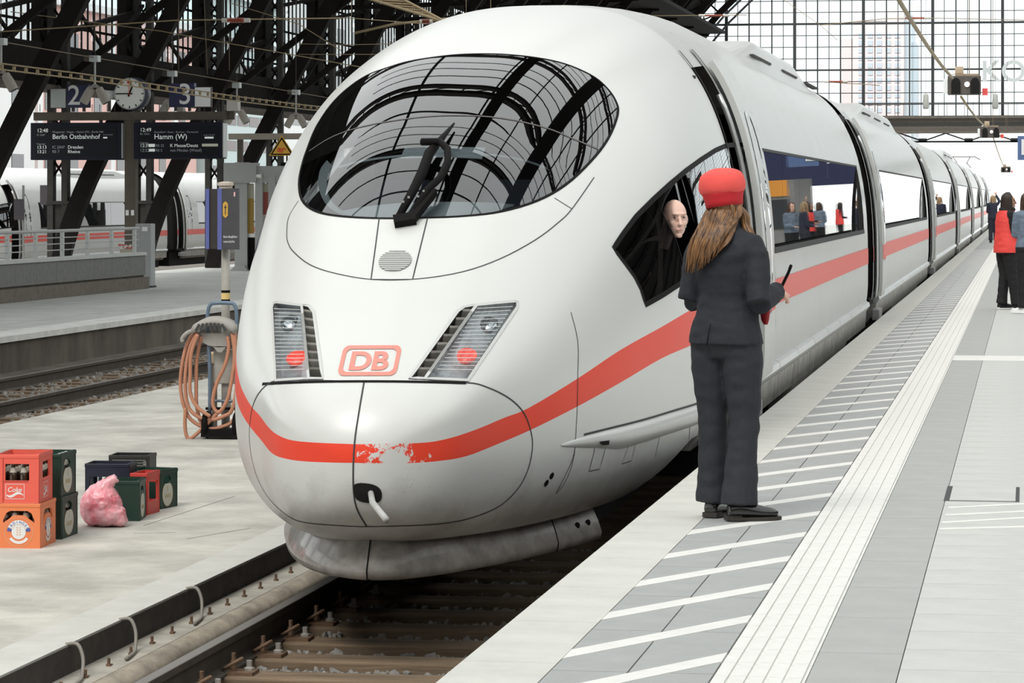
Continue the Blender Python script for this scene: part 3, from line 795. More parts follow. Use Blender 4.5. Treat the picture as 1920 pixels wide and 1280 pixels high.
# ================================================================ platforms and tracks
M_edge = mat('edge_concrete', (.61, .605, .56), .8, noise=.14, nscale=3, bump=.15, bscale=90)
M_hatch = mat('hatch_paving', (.37, .38, .375), .8, noise=.12, nscale=5, bump=.1)
M_pale = mat('pale_marking', (.74, .735, .70), .75, noise=.1, nscale=6)
M_band = mat('band_paving', (.39, .395, .38), .8, noise=.1, nscale=4)
M_slab = mat('light_paving', (.53, .54, .515), .8, noise=.12, nscale=3, bump=.1)
M_isl = mat('island_concrete', (.61, .59, .53), .85, noise=.38, nscale=1.4, bump=.3, bscale=30)
M_conc = mat('old_concrete', (.165, .14, .115), .9, noise=.5, nscale=2, bump=.3, stretch=(1, 1, .3))
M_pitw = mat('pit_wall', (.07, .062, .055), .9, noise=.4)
M_ball = mat('ballast_grey', (.17, .15, .13), .95, noise=.6, nscale=14, bump=1.0, bscale=25)
M_stone = mat('ballast_stone', (.36, .34, .31), .9, noise=.5, nscale=3)
M_wood = mat('sleeper_wood', (.27, .19, .12), .85, noise=.55, nscale=5, bump=.5, bscale=20, stretch=(.25, 3, 3))
M_rail = mat('rail_steel', (.09, .075, .062), .7, noise=.3, nscale=6, spec=.3)
M_railtop = mat('rail_top', (.26, .24, .22), .4, metal=.5)
M_rust = mat('rusty_iron', (.20, .12, .07), .7, noise=.5, nscale=20)
XE = -1.9
fl = struct('floor', MB().b2((XE + .02, -60, -1.2), (16, 262, -.02)), M_edge, 'pale concrete platform with striped and ribbed paving')
def pieces(name, x0, x1, y0, y1, step, m, parent, z=0., gap=.004, off=0., far=None):
    me = None; y = y0 + off
    while y < y1:
        if me is None:
            o = ob(name, MB().b2((x0 + gap / 2, 0, z - .03), (x1 - gap / 2, step - gap, z)), m, parent); me = o.data; o.location = (0, y, 0)
        else:
            o = bpy.data.objects.new(name, me); COL.objects.link(o); o.parent = parent; o.location = (0, y, 0)
        y += step
    if far:
        q = ob(name, MB().b2((x0, y, z - .03), (x1, far, z)), m, parent); q['kind'] = 'stuff'
pieces('edge_slab', XE, -1.57, 5.2, 70, 1.0, M_edge, fl, far=260)
pieces('hatch_slab', -1.57, -1.31, 5.2, 70, .97, M_hatch, fl, far=260, gap=.006)
pieces('hatch_slab', -1.31, -1.022, 5.2, 70, .97, M_hatch, fl, far=260, gap=.006)
# slanted white bars, one for each
yb = on_z(1452, 1099, 0).y; per = .967; lean = .985
for k in range(-3, 85):
    y = yb + per * k
    b = MB().add([(-1.568, y - lean - .11, .002), (-1.568, y - lean + .10, .002), (-1.024, y + .10, .002), (-1.024, y - .11, .002), (-1.568, y - lean - .11, -.01), (-1.568, y - lean + .10, -.01), (-1.024, y + .10, -.01), (-1.024, y - .11, -.01)], [(3, 2, 1, 0), (4, 5, 6, 7), (0, 1, 5, 4), (1, 2, 6, 5), (2, 3, 7, 6), (3, 0, 4, 7)])
    ob('white_bar', b, M_pale, fl)
# ribbed guide plates
ribs = MB().b2((-1.02, 0, -.03), (-.715, .296, -.004))
for k in range(5): ribs.b2((-1.016 + .0615 * k, .0, -.004), (-1.016 + .0615 * k + .044, .296, .003))
gme = None
for k in range(290):
    if gme is None: o = ob('guide_plate', ribs, M_pale, fl); gme = o.data
    else: o = bpy.data.objects.new('guide_plate', gme); COL.objects.link(o); o.parent = fl
    o.location = (0, 5.2 + .3 * k, 0)
q = ob('guide_plate', MB().b2((-1.02, 5.2 + .3 * 290, -.03), (-.715, 260, .002)), M_pale, fl); q['kind'] = 'stuff'
pieces('band_slab', -.712, -.42, 5.2, 70, .9, M_band, fl, far=260)
for i in range(2): pieces('paving_slab', -.42 + .62 * i, .20 + .62 * i, 5.2, 60, .46, M_slab, fl, off=.23 * (i % 2), far=260)
q = ob('paving_slab', MB().b2((.82, -60, -.03), (16, 260, 0)), M_slab, fl); q['kind'] = 'stuff'
ob('cross_line', MB().b2((-.71, on_z(1850, 676, 0).y, -.01), (3, on_z(1850, 667, 0).y, .003)), M_pale, fl)
A = on_z(1762, 938, 0); B = on_z(1905, 914, 0)
ob('access_cover', MB().b2((A.x + .05, A.y, -.01), (B.x, B.y, .004)), M_slab, fl); ob('cover_gap', MB().b2((A.x + .02, A.y - .02, -.01), (B.x + .02, B.y + .03, .001)), M_seam, fl)
for v0, v1, du in ((952, 946, 0), (966, 960, -6), (980, 972, -12), (992, 989, -16)):
    a = on_z(1778 + du, v0, 0); b = on_z(1930, v1, 0); w = .035
    ob('pale_bar', MB().add([(a.x, a.y - w, .003), (b.x, b.y + .04 - w, .003), (b.x, b.y + .04 + w, .003), (a.x, a.y + w, .003), (a.x, a.y - w, -.01), (b.x, b.y + .04 - w, -.01), (b.x, b.y + .04 + w, -.01), (a.x, a.y + w, -.01)], [(0, 1, 2, 3), (7, 6, 5, 4), (0, 4, 5, 1), (1, 5, 6, 2), (2, 6, 7, 3), (3, 7, 4, 0)]), M_pale, fl)  # pale bars lying on the slabs beside the cover
struct('wall_platform', MB().b2((XE, -60, -1.2), (XE + .02, 260, -.03)), M_pitw, 'dark platform wall above the track')

# ---- ground and bed of the near track
tb = struct('floor_trackbed', MB().b2((-4.45, -60, -1.25), (XE, 262, -.985)), M_ball, 'dark ballast bed below the train')
struct('floor_ground', MB().b2((-140, -80, -1.9), (-22.6, 400, -1.4)), M_ball, 'dark ground beyond the far platform')
isl = struct('floor_island', MB().b2((-10.8, -60, -1.3), (-5.12, 262, -.84)), M_isl, 'stained low concrete platform between the tracks')
ob('island_edge', MB().b2((-5.42, -60, -.85), (-5.118, 262, -.838)), M_edge, isl)
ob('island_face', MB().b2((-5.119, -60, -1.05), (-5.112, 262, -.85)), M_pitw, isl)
for p0 in ((250, 1000, 330, 998), (270, 985, 440, 930), (350, 1010, 470, 990)):
    a = on_z(p0[0], p0[1], -.84); b = on_z(p0[2], p0[3], -.84); ob('crack', MB().bar(a, b, .008, .004), mat('crack_grey', (.3, .28, .25), .9), isl)
led = struct('trim_1', MB().b2((-5.115, -60, -1.2), (-4.9, 262, -1.0)), mat('ledge_concrete', (.46, .43, .37), .85, noise=.35, nscale=4), 'bolted concrete cable ledge beside the rail')
ob('ledge_edge', MB().loft([[Vector((-4.87 + .085 * math.cos(a), y, -1.072 + .075 * math.sin(a))) for a in [2 * PI * k / 16 for k in range(16)]] for y in (-8, 262)]), mat('ledge_round', (.40, .35, .28), .8, noise=.5, nscale=8, stretch=(1, .5, 1)), led, smooth=True)
bm_ = None
for k in range(34):
    y = 13.2 + .42 * k
    b = MB().lathe([(.016, 0), (.016, .012), (.009, .013), (.009, .045)], 6).box((0, .03, .003), (.012, .05, .006))
    if bm_ is None: o = ob('ledge_bolt', b, M_rust, led, world=False); bm_ = o.data
    else: o = bpy.data.objects.new('ledge_bolt', bm_); COL.objects.link(o); o.parent = led
    o.location = (-4.985, y, -1.0)
for u, v in ((355, 1160), (230, 1185), (130, 1262)):
    p = on_x(u, v, -5.112); y = p.y
    ob('cable_loop', MB().tube(smoothpoly([(-5.13, y, -.84), (-5.06, y - .02, -.835), (-5.02, y - .05, -.90), (-5.0, y - .12, -.97), (-4.97, y - .25, -.99), (-4.94, y - .5, -.985)], False, 4), .011, 6), mat('cable_grey', (.25, .23, .2), .7), led, smooth=True)
struct('trim_3', MB().b2((-4.95, -60, -1.3), (-4.33, 262, -1.12)), M_pitw, 'dark fill added for the dark gap between the ledge and the rail')  # dark strip added where the gap beside the rail looks dark
def rail(nm, x, y0, y1, lab, z=-.76):
    pr = [(-.036, 0), (.036, 0), (.036, -.035), (.009, -.05), (.009, -.14), (.075, -.158), (.075, -.17), (-.075, -.17), (-.075, -.158), (-.009, -.14), (-.009, -.05), (-.036, -.035)]
    o = ob(nm, MB().loft([[Vector((x + a, y, z + b)) for a, b in pr] for y in (y0, y1)]), M_rail)
    tag(o, lab, 'rail'); ob('rail_head', MB().b2((x - .03, y0, z - .001), (x + .03, y1, z + .001)), M_railtop, o)
rail('rail', XC - .753, -4, 260, 'dark steel rail beside the bolted cable ledge'); rail('rail', XC + .753, -4, 260, 'steel rail close to the striped platform wall')
rail('rail', -11.55, -4, 260, 'rail along the far side of the stained island, nearer of the pair'); rail('rail', -13.05, -4, 260, 'rail close below the wall of the signposted platform')
sp = None
for k in range(40):
    y = on_z(640, 1268, -.93).y - 1.26 + .63 * k
    r_ = thing('sleeper', (0, 0, 0), 'weathered wooden sleeper with rail fasteners under the train nose', 'sleeper', 'sleepers of the near track') if sp is None else None
    if sp is None:
        sp = r_; ob('timber', MB().b2((XC - .99, -.13, -1.08), (XC + 1.28, .13, -.93)), M_wood, sp, world=False, bevel=.012)
        for sx in (-1, 1):
            for io in (-1, 1):
                x = XC + sx * .753 + io * .135
                bp = ob('base_plate', MB().b2((x - .075, -.075, -.93), (x + .075, .075, -.912)), M_rust, sp, world=False)
                ob('clip_bolt', MB().lathe([(.018, -.912), (.018, -.86), (.012, -.86), (.012, -.82)], 6, (x - io * .045, 0, 0)), M_rust, bp, world=False)
                ob('spring_clip', MB().tube(smoothpoly([(x - io * .09, -.05, -.9), (x - io * .03, -.055, -.865), (x, 0, -.85), (x - io * .03, .055, -.865), (x - io * .09, .05, -.9)], False, 3), .01, 6), M_rust, bp, world=False, smooth=True)
                ob('screw_head', MB().lathe([(.03, -.912), (.03, -.9), (.02, -.895), (.016, -.893), (.016, -.86)], 8, (x + io * .035, .02, 0)), mat('worn_steel', (.42, .4, .37), .5, metal=.5), bp, world=False)
        sp.location = (0, y, 0)
    else:
        c = dup(sp); c.location = (0, y, 0)
def stones(name, n, x0, x1, y0, y1, z, r0, r1, parent, skip=None):
    mb = MB(); ico = bmesh.new(); bmesh.ops.create_icosphere(ico, subdivisions=1, radius=1); ico.verts.ensure_lookup_table()
    base = [v.co.copy() for v in ico.verts]; fs = [tuple(v.index for v in f.verts) for f in ico.faces]; ico.free(); rnd = random.Random(3)
    for k in range(n):
        x, y = rnd.uniform(x0, x1), rnd.uniform(y0, y1)
        if skip and skip(x, y): continue
        r = rnd.uniform(r0, r1); S = Matrix.Diagonal((r * rnd.uniform(.7, 1.5), r * rnd.uniform(.7, 1.3), r * rnd.uniform(.5, .9))); R_ = Euler((rnd.random() * 6, rnd.random() * 6, rnd.random() * 6)).to_matrix()
        mb.add([Vector((x, y, z + r * .2)) + R_ @ (S @ (p * rnd.uniform(.75, 1.2))) for p in base], fs)
    o = ob(name, mb, M_stone, parent); o['kind'] = 'stuff'; return o
y00 = on_z(640, 1268, -.93).y
stones('ballast', 5200, -4.12, -2.05, 13.2, 22, -.985, .012, .032, tb, lambda x, y: abs(((y - y00 + .315) % .63) - .315) < .14)
tbf = struct('floor_trackbed_far', MB().b2((-14.02, -60, -1.3), (-10.8, 262, -.95)), M_ball, 'dirty ballast bed of the empty track')
stones('ballast', 3800, -13.9, -10.85, 24, 50, -.95, .02, .05, tbf)
sl = None
for k in range(50):
    mb = MB().b2((-13.6, -.13, -1.05), (-11.0, .13, -.92))
    if sl is None: sl = ob('sleeper', mb, M_wood, world=False); tag(sl, 'dirty wooden sleeper half buried in ballast of the empty track', 'sleeper', 'sleepers of the empty track'); o = sl
    else: o = dup(sl)
    o.location = (0, 22 + .65 * k, 0)
# ---- signposted platform across the empty track
pf = struct('floor_platform', MB().b2((-22.6, -60, -1.4), (-14.05, 262, -.352)), mat('far_paving', (.56, .56, .53), .8, noise=.2, nscale=1.5), 'grey platform with the signs and clock')
struct('wall_far_platform', MB().b2((-14.05, -60, -1.3), (-14.0, 262, -.43)), M_conc, 'stained dark concrete wall of the far platform')
ob('coping', MB().b2((-14.55, -60, -.43), (-13.94, 262, -.345)), mat('coping', (.80, .79, .75), .8, noise=.25, nscale=3), pf)
ob('paving_line', MB().b2((-15.35, -60, -.36), (-15.28, 262, -.347)), M_slab, pf)
struct('trim_2', MB().b2((-14.0, -60, -1.3), (-13.45, 262, -.86)), M_conc, 'concrete ledge at the foot of the far platform wall')

# ================================================================ the hall
M_iron = mat('dark_iron', (.013, .0105, .0095), .8, noise=.3, nscale=3, spec=.15)
M_iron2 = mat('column_iron', (.05, .047, .042), .75, noise=.35, nscale=4, spec=.3)
M_brown = mat('brown_beam', (.115, .095, .075), .7, noise=.3, nscale=3)
M_pane = glass('hall_pane', (.88, .92, .94), ior=1.3)
HX = 10.0
RIB = [(-22.0, -.35), (-21.7, .85), (-21.0, 2.48), (-19.5, 5.3), (-17.9, 8.0), (-14.2, 12.3), (-7.2, 17.3), (1.5, 21.2), (10, 22.6)]
RIBC = smoothpoly(RIB, False, 4); RIBC = RIBC + [(2 * HX - x, z) for x, z in RIBC[::-1][1:]]
def offs(P, d):
    o = []
    for i, (x, z) in enumerate(P):
        a = P[max(i - 1, 0)]; b = P[min(i + 1, len(P) - 1)]; tx, tz = b[0] - a[0], b[1] - a[1]; l = math.hypot(tx, tz); o.append((x + tz / l * d, z - tx / l * d))
    return o
arch0 = None; ARY = [60.4 + 6.8 * k for k in range(-14, 14)]
def make_arch():
    r = thing('roof_arch', (0, 0, 0), 'dark riveted iron roof arch springing from a lattice column', 'arch', 'roof arches of the hall')
    inner = offs(RIBC, .75)
    for nm, C, w in (('outer_chord', RIBC, .38), ('inner_chord', inner, .30)):
        m = MB()
        for i in range(len(C) - 1):
            if nm == 'inner_chord' and (C[i][1] < 7 or C[i + 1][1] < 7): continue
            m.bar((C[i][0], 0, C[i][1]), (C[i + 1][0], 0, C[i + 1][1]), w, w * .8, up=(0, 1, 0))
        ob(nm, m, M_iron, r, world=False)
    m = MB()
    for i in range(16, len(RIBC) - 17):
        m.bar((RIBC[i][0], 0, RIBC[i][1]), (inner[i][0], 0, inner[i][1]), .09, .09, up=(0, 1, 0)); m.bar((RIBC[i][0], 0, RIBC[i][1]), (inner[i + 1][0], 0, inner[i + 1][1]), .07, .07, up=(0, 1, 0))
    ob('arch_lattice', m, M_iron, r, world=False)
    # column: two flats with crossed bracing, solid foot plate
    for x in (-22.12, -21.78): ob('column_flat', MB().b2((x - .07, -.12, -.35), (x + .07, .12, 9.3)), M_iron2, r, world=False)
    m = MB(); z = 2.0
    while z < 9: m.bar((-22.12, 0, z), (-21.78, 0, z + .5), .05, .03, up=(0, 1, 0)); m.bar((-21.78, 0, z), (-22.12, 0, z + .5), .05, .03, up=(0, 1, 0)); z += .5
    ob('column_bracing', m, M_iron, r, world=False)
    ob('foot_plate', MB().prism([(-22.17, -.35), (-21.75, -.35), (-21.45, 1.45), (-22.17, 1.45)], (0, .05, 0), (1, 0, 0), (0, 0, 1), .10), M_iron2, r, world=False)
    ob('foot_cap', MB().b2((-22.2, -.14, 1.42), (-21.4, .14, 1.5)), M_iron2, r, world=False)
    ob('knee_brace', MB().bar((-21.9, 0, 4.2), (-17.6, 0, 7.4), .16, .16, up=(0, 1, 0)).bar((-21.9, 0, 7.6), (-17.4, 0, 7.7), .14, .14, up=(0, 1, 0)).bar((-22, 0, 9.2), (-15.4, 0, 9.6), .2, .2, up=(0, 1, 0)), M_iron, r, world=False)
    # lattice side post between the bays
    m = MB()
    for y in (-.28, .28): m.b2((-22.5, y - .05, 4.2), (-22.3, y + .05, 9.4))
    z = 4.6
    while z < 9: m.bar((-22.4, -.28, z), (-22.4, .28, z + .55), .05, .05, up=(1, 0, 0)); m.bar((-22.4, .28, z), (-22.4, -.28, z + .55), .05, .05, up=(1, 0, 0)); z += .55
    ob('side_post', m, M_iron, r, world=False)
    # slanted brace along the wall to the next arch
    ob('wind_brace', MB().bar((-22.2, .2, 5.3), (-22.2, 6.6, 6.2), .12, .12).bar((-22.2, .2, 7.2), (-22.2, 6.6, 7.9), .10, .10).bar((-21.9, 3.4, 5.1), (-21.9, .2, 6.4), .07, .07).bar((-21.9, 3.4, 5.1), (-21.9, 6.6, 6.4), .07, .07), M_iron, r, world=False)
    return r
for i, y in enumerate(ARY):
    if arch0 is None: arch0 = make_arch(); o = arch0
    else: o = dup(arch0)
    o.location = (0, y, 0)
yA, yB = ARY[0], ARY[-1]
wg = struct('wall_left', MB().b2((-22.75, yA, 4.15), (-22.05, yB, 5.1)), M_iron, 'dark iron girder and glazing along the side of the hall')
ob('eaves_beam', MB().b2((-22.75, yA, 9.3), (-22.1, yB, 9.8)), M_iron, wg); ob('girder_flange', MB().b2((-22.8, yA, 4.05), (-21.95, yB, 4.16)), M_brown, wg)
mm = mb_ = None
for k in range(190):
    y = 52 + .5 * k; big = k % 5 == 0
    if k < 2:
        w = .06 if k == 0 else .025
        o = ob('mullion', MB().b2((-22.635, -w, 5.1), (-22.60, w, 9.3)), M_iron, wg, world=False)
        if k == 0: mb_ = o.data
        else: mm = o.data
    else: o = bpy.data.objects.new('mullion', mb_ if big else mm); COL.objects.link(o); o.parent = wg
    o.location = (0, y, 0)
for z in (5.65, 6.7, 7.75, 8.6): ob('glazing_bar', MB().b2((-22.64, 45, z - .03), (-22.60, 150, z + .03)), M_iron, wg)
for k in range(14): ob('glass_pane', MB().add([(-22.61, 52 + 6.8 * k, 5.1), (-22.61, 52 + 6.8 * (k + 1), 5.1), (-22.61, 52 + 6.8 * (k + 1), 9.3), (-22.61, 52 + 6.8 * k, 9.3)], [(0, 1, 2, 3)]), M_pane, wg)
struct('wall_light_blocker', MB().b2((-23, yA - .6, -1.3), (43, yA - .2, 15.5)), mat('blocker_dark', (.10, .085, .075), .9, noise=.3, nscale=.6), 'added unseen dark wall behind the viewer shading the train nose')  # unseen wall added so the low bumper faces something dark
# lower side aisle: beam and awning edge above the far platform
ce = struct('ceiling', MB().b2((-24, yA, 9.6), (-14.6, yB, 9.75)), M_iron, 'dark hall roof with iron purlins and glazing bars')
hs = MB(); CL = [(x, z) for x, z in RIBC if 9.2 < z < 12.6 and x < 0]
hs.loft([[Vector((x, y, z + .35)) for x, z in CL] for y in (yA, yB)], close=False, cap=False)
ob('haunch_cladding', hs, M_iron, ce)
CR = [(2 * HX - x, z) for x, z in RIBC if 2 < z < 16.5 and x < 0]
ob('haunch_cladding', MB().loft([[Vector((x, y, z + .35)) for x, z in CR] for y in (yA, yB)], close=False, cap=False), M_iron, ce)  # right haunch, out of view, added to darken the side window reflection
TOP = [(x, z) for x, z in RIBC if z >= 16]
for i in range(0, len(TOP), 2): ob('purlin', MB().bar((TOP[i][0], yA, TOP[i][1] + .3), (TOP[i][0], yB, TOP[i][1] + .3), .16, .2), M_iron, ce)
gb = None; TOP2 = [(x, z) for x, z in RIBC if z >= 9.5 and x > -14]
for k in range(138):
    y = yA + 1.36 * k
    if k % 5 == 0: continue
    if gb is None:
        m = MB()
        for i in range(len(TOP2) - 1): m.bar((TOP2[i][0], 0, TOP2[i][1] + .45), (TOP2[i + 1][0], 0, TOP2[i + 1][1] + .45), .07, .07, up=(0, 1, 0))
        o = ob('roof_bar', m, M_iron, ce, world=False); gb = o.data
    else: o = bpy.data.objects.new('roof_bar', gb); COL.objects.link(o); o.parent = ce
    o.location = (0, y, 0)
ob('ridge_walkway', MB().b2((HX - 6.6, yA, 20.4), (HX - 4.6, yB, 20.6)).b2((-4.6, yA, 16.2), (-3.6, yB, 16.4)), M_iron, ce)

# ================================================================ buildings outside
M_pink = mat('pink_render', (.80, .52, .47), .85, noise=.08, nscale=.2)
M_bwhite = mat('white_render', (.86, .87, .87), .8)
M_bwin = mat('building_window', (.05, .055, .06), .15)
def building(name, x0, x1, y0, y1, h, m, lab, rows, step, wy, pil=True):
    r = thing(name, (x1, y0, -1.4), lab, 'building')
    ob('wall', MB().b2((x0, y0, -1.4), (x1, y1, h)), m, r)
    ob('cornice', MB().b2((x0, y0 - .2, h), (x1 + .5, y1, h + .5)), M_bwhite, r)
    y = y0 + step / 2
    k = 0
    while y < y1 - 1:
        for z0, z1 in rows: ob('window', MB().b2((x1 - .1, y - wy / 2, z0), (x1 + .04, y + wy / 2, z1)), M_bwin, r)
        if pil and k % 3 == 0: ob('pilaster', MB().b2((x1, y + step / 2 - .5, -1.4), (x1 + .3, y + step / 2 + .5, h)), M_bwhite, r)
        y += step; k += 1
    return r
building('office_building', -80, -62, 180, 223, 14, M_pink, 'long pink rendered building with white pilasters behind the hall', [(3.0, 4.5), (7.2, 9.2), (11, 12.4)], 5.2, 1.7)
building('office_building', -80, -60, 140, 179, 16, M_bwhite, 'white rendered building at the end of the pink block', [(1.6, 4.2), (7, 9)], 6.5, 2.2, False)
building('office_building', -85, -61, 224, 246, 17, mat('pale_teal', (.55, .66, .66), .5), 'pale teal office block beside the pink building', [(z, z + .8) for z in (3.2, 5.2, 7.2, 9.2, 11.2, 13.2)], 3.6, 3.2, False)
building('office_building', -95, -64, 248, 350, 22, M_bwhite, 'tall white block far beyond the tracks', [(z, z + 1.5) for z in (4, 8, 12, 16)], 6, 3, True)

# ================================================================ second train, copied from the first
def ymax(o): return max((o.matrix_basis @ Vector(c)).y for c in o.bound_box)
bpy.context.view_layer.update()
t2 = train.copy(); COL.objects.link(t2); t2.location = (-32.4, 84, -1.31)
tag(t2, 'white train with red stripe behind the signposted platform and iron columns', 'train')
for chd in list(train.children):
    if ymax(chd) < 49 and not chd.name.startswith(('coupler_rod', 'wiper', 'cab_', 'driver', 'dashboard')): dup(chd, t2)
for x in (-33.15, -31.65): rail('rail', x, 80, 260, 'rail under the train behind the signposted platform, ' + ('nearer' if x > -32 else 'farther') + ' of the pair', -1.31)

# ================================================================ on the signposted platform
PZ = -.35
# stair parapet
px_ = thing('stair_parapet', (-18.5, 40, PZ), 'stone clad parapet with metal railing around the platform stairs', 'parapet')
yp0, yp1 = 40.0, on_x(272, 538, -18.4).y
M_gran = mat('grey_granite', (.20, .20, .185), .8, noise=.25, nscale=9)
ob('plinth', MB().b2((-18.7, yp0, PZ), (-18.34, yp1 + .1, -.1)), mat('brown_stone', (.17, .145, .12), .8, noise=.3), px_)
ob('core', MB().b2((-18.65, yp0, -.1), (-18.43, yp1, .38)), M_conc, px_)
y = yp1
while y > yp0: ob('stone_panel', MB().b2((-18.43, max(yp0, y - 1.19), -.06), (-18.39, y, .36)), M_gran, px_); y -= 1.2
ob('coping', MB().b2((-18.68, yp0, .36), (-18.36, yp1, .425)), M_slab, px_)
M_steel = mat('galvanised', (.48, .49, .48), .4, metal=.5)
y = yp1 - .35
while y > yp0: ob('rail_post', MB().b2((-18.56, y - .05, .42), (-18.50, y + .05, .9)), M_steel, px_); y -= 1.62
for z, r in ((.93, .035), (.80, .012), (.68, .012), (.56, .012)): ob('rail_bar', MB().tube([(-18.53, yp0, z), (-18.53, yp1 - .05, z)], r, 6), M_steel, px_)
q = at_d(272, 525, 65.2); cb_ = thing('ticket_pillar', (q.x, q.y, PZ), 'slim grey metal pillar at the end of the stone parapet', 'pillar')
ob('body', MB().b2((q.x - .17, q.y - .15, PZ), (q.x + .17, q.y + .2, 1.02)), mat('pillar_grey', (.34, .36, .36), .5), cb_, bevel=.02); ob('plate', MB().b2((q.x - .02, q.y - .16, .86), (q.x + .1, q.y - .148, .95)), M_bwhite, cb_); ob('foot', MB().b2((q.x - .19, q.y - .17, PZ), (q.x + .19, q.y + .22, PZ + .04)), M_seam, cb_)
# striped barrier box beside the pillar
q = at_d(238, 470, 66.5); bb = thing('barrier_box', (q.x, q.y, PZ), 'small box with red and white barrier tape on the railing', 'box'); z0 = .45
ob('body', MB().b2((q.x - .16, q.y, PZ), (q.x + .12, q.y + .3, z0)), mat('beige_box', (.42, .37, .3), .7), bb); ob('tape', MB().box((q.x - .02, q.y - .01, z0 + .06), (.34, .02, .07), (0, .12, 0)), mat('tape_red', (.5, .08, .06), .6), bb)
for k in range(3): ob('tape_stripe', MB().box((q.x - .12 + .1 * k, q.y - .022, z0 + .045 + .012 * k), (.035, .01, .068), (0, .5, 0)), M_bwhite, bb)
# sign gantry
YS = 66.0
def gp(u, v): return on_y(u, v, YS)
g0 = gp(246, 470); gan = thing('sign_gantry', (g0.x, YS, PZ), 'brown steel signpost carrying the display boards and clock', 'signpost')
a, b = gp(236, 0).x, gp(256, 0).x; ob('post', MB().b2((a, YS - .1, PZ), (b, YS + .12, gp(0, 226).z)), M_brown, gan)
a, b = gp(66, 226), gp(427, 209); ob('cross_beam', MB().b2((a.x, YS - .12, a.z), (b.x, YS + .12, b.z)), M_brown, gan)
for u in range(75, 425, 14): p = gp(u, 209); ob('bird_spike', MB().bar(p, p + Vector((0, 0, .16)), .012), M_brown, gan)
for u, v in ((241, 397), (251, 397)): p = gp(u, v); ob('sticker', MB().b2((p.x - .035, YS - .106, p.z - .08), (p.x + .035, YS - .1, p.z + .04)), M_bwhite, gan)
M_board = mat('board_navy', (.013, .014, .026), .6, spec=.2); M_screen = mat('display_face', (.008, .010, .015), .5, spec=.2); M_txt = mat('display_text', (.75, .80, .78), .5, emit=.25); M_txd = mat('display_text_dim', (.34, .38, .40), .5, emit=.08)
M_navy = mat('sign_navy', (.020, .024, .075), .45); M_signw = mat('sign_white', (.80, .81, .80), .5)
FX, FZ = Vector((1, 0, 0)), Vector((0, 0, 1))
def board(u0, u1, v0, v1, lab, lines, marks):
    a, b = gp(u0, v1), gp(u1, v0); r = thing('display_board', ((a.x + b.x) / 2, YS, a.z), lab, 'display board')
    ob('case', MB().b2((a.x, YS - .17, a.z), (b.x, YS + .17, b.z)), M_board, r); ob('side_cap', MB().b2((b.x, YS - .17, a.z + .03), (b.x + .02, YS + .17, b.z - .02)), M_steel, r)
    w, h = b.x - a.x, b.z - a.z
    sc_ = ob('screen', MB().b2((a.x + .05 * w, YS - .176, a.z + .09 * h), (b.x - .05 * w, YS - .17, b.z - .11 * h)), M_screen, r)
    for k in (1, 4): x = a.x + w * (.2 if k == 1 else .75); ob('hanger', MB().b2((x - .03, YS - .04, b.z), (x + .03, YS + .04, gp(0, 225).z)), M_brown, r)
    for t, fx, fz, sz, m in lines:
        o = text_mesh(t, sz, frame((a.x + w * fx, YS - .179, a.z + h * fz), FX, FZ), align='LEFT'); ob('lettering', o, m, sc_)
    for fx, fz, fw, fh, m in marks: ob('display_mark', MB().b2((a.x + w * fx, YS - .1785, a.z + h * fz), (a.x + w * (fx + fw), YS - .1765, a.z + h * (fz + fh))), m, sc_)
T, D = M_txt, M_txd
board(62, 232, 230, 300, 'dark departure board reading Berlin Ostbahnhof', [('12:48', .07, .79, .12, T), ('IC 2047', .07, .67, .06, D), ('Wuppertal - Hagen - Hamm (W) - Berlin Hbf', .24, .75, .065, D), ('Berlin Ostbahnhof', .24, .62, .15, T), ('Folgez\u00fcge', .07, .43, .05, D), ('13:13', .07, .34, .105, T), ('IC 2047', .24, .34, .09, D), ('Dresden', .41, .34, .105, T), ('13:21', .07, .22, .105, T), ('RE 7', .24, .22, .09, D), ('Rheine', .41, .22, .105, T), ('A B C D E F', .80, .67, .045, D)], [(.80, .575, .045, .04, T)])
board(255, 421, 229, 298, 'dark departure board reading Hamm (W)', [('12:49', .07, .79, .12, T), ('RE 10521', .07, .68, .06, D), ('D\u00fcsseldorf - Essen - Bochum - Dortmund', .23, .73, .06, D), ('Hamm (W)', .23, .60, .165, T), ('Folgez\u00fcge', .07, .44, .05, D), ('12:39', .07, .36, .105, T), ('RE 22', .25, .36, .08, D), ('K Messe/Deutz', .41, .36, .105, T), ('12:52', .07, .23, .10, D), ('RE 5', .25, .23, .08, D), ('von Minden (Westf)', .41, .23, .09, D), ('A B C D E F', .79, .64, .05, D)], [(.80, .55, .10, .05, T), (.17, .325, .07, .085, T), (.17, .20, .07, .075, T), (.77, .335, .18, .075, mat('display_amber', (.55, .56, .45), .5, emit=.1))])
def numsign(u0, u1, v0, v1, n, lab, du):
    a, b = gp(u0, v1), gp(u1, v0); r = thing('number_sign', ((a.x + b.x) / 2, YS, a.z), lab, 'sign')
    ob('panel', MB().b2((a.x, YS - .09, a.z), (b.x, YS + .09, b.z)), M_navy, r); ob('sign_foot', MB().b2((a.x + .1, YS - .03, gp(0, 210).z), (a.x + .16, YS + .03, a.z)).b2((b.x - .16, YS - .03, gp(0, 210).z), (b.x - .1, YS + .03, a.z)), M_brown, r)
    ob('numeral', text_mesh(n, (b.z - a.z) * 1.22, frame(((a.x + b.x) / 2 + du, YS - .093, (a.z + b.z) / 2), FX, FZ), bold=.004), M_signw, r); return r
numsign(127, 168, 159, 202, '2', 'navy sign with white numeral 2 standing beside the grey panel', -.08)
numsign(319, 366, 156, 201, '3', 'navy sign with white numeral 3 standing beside the white panel', .08)
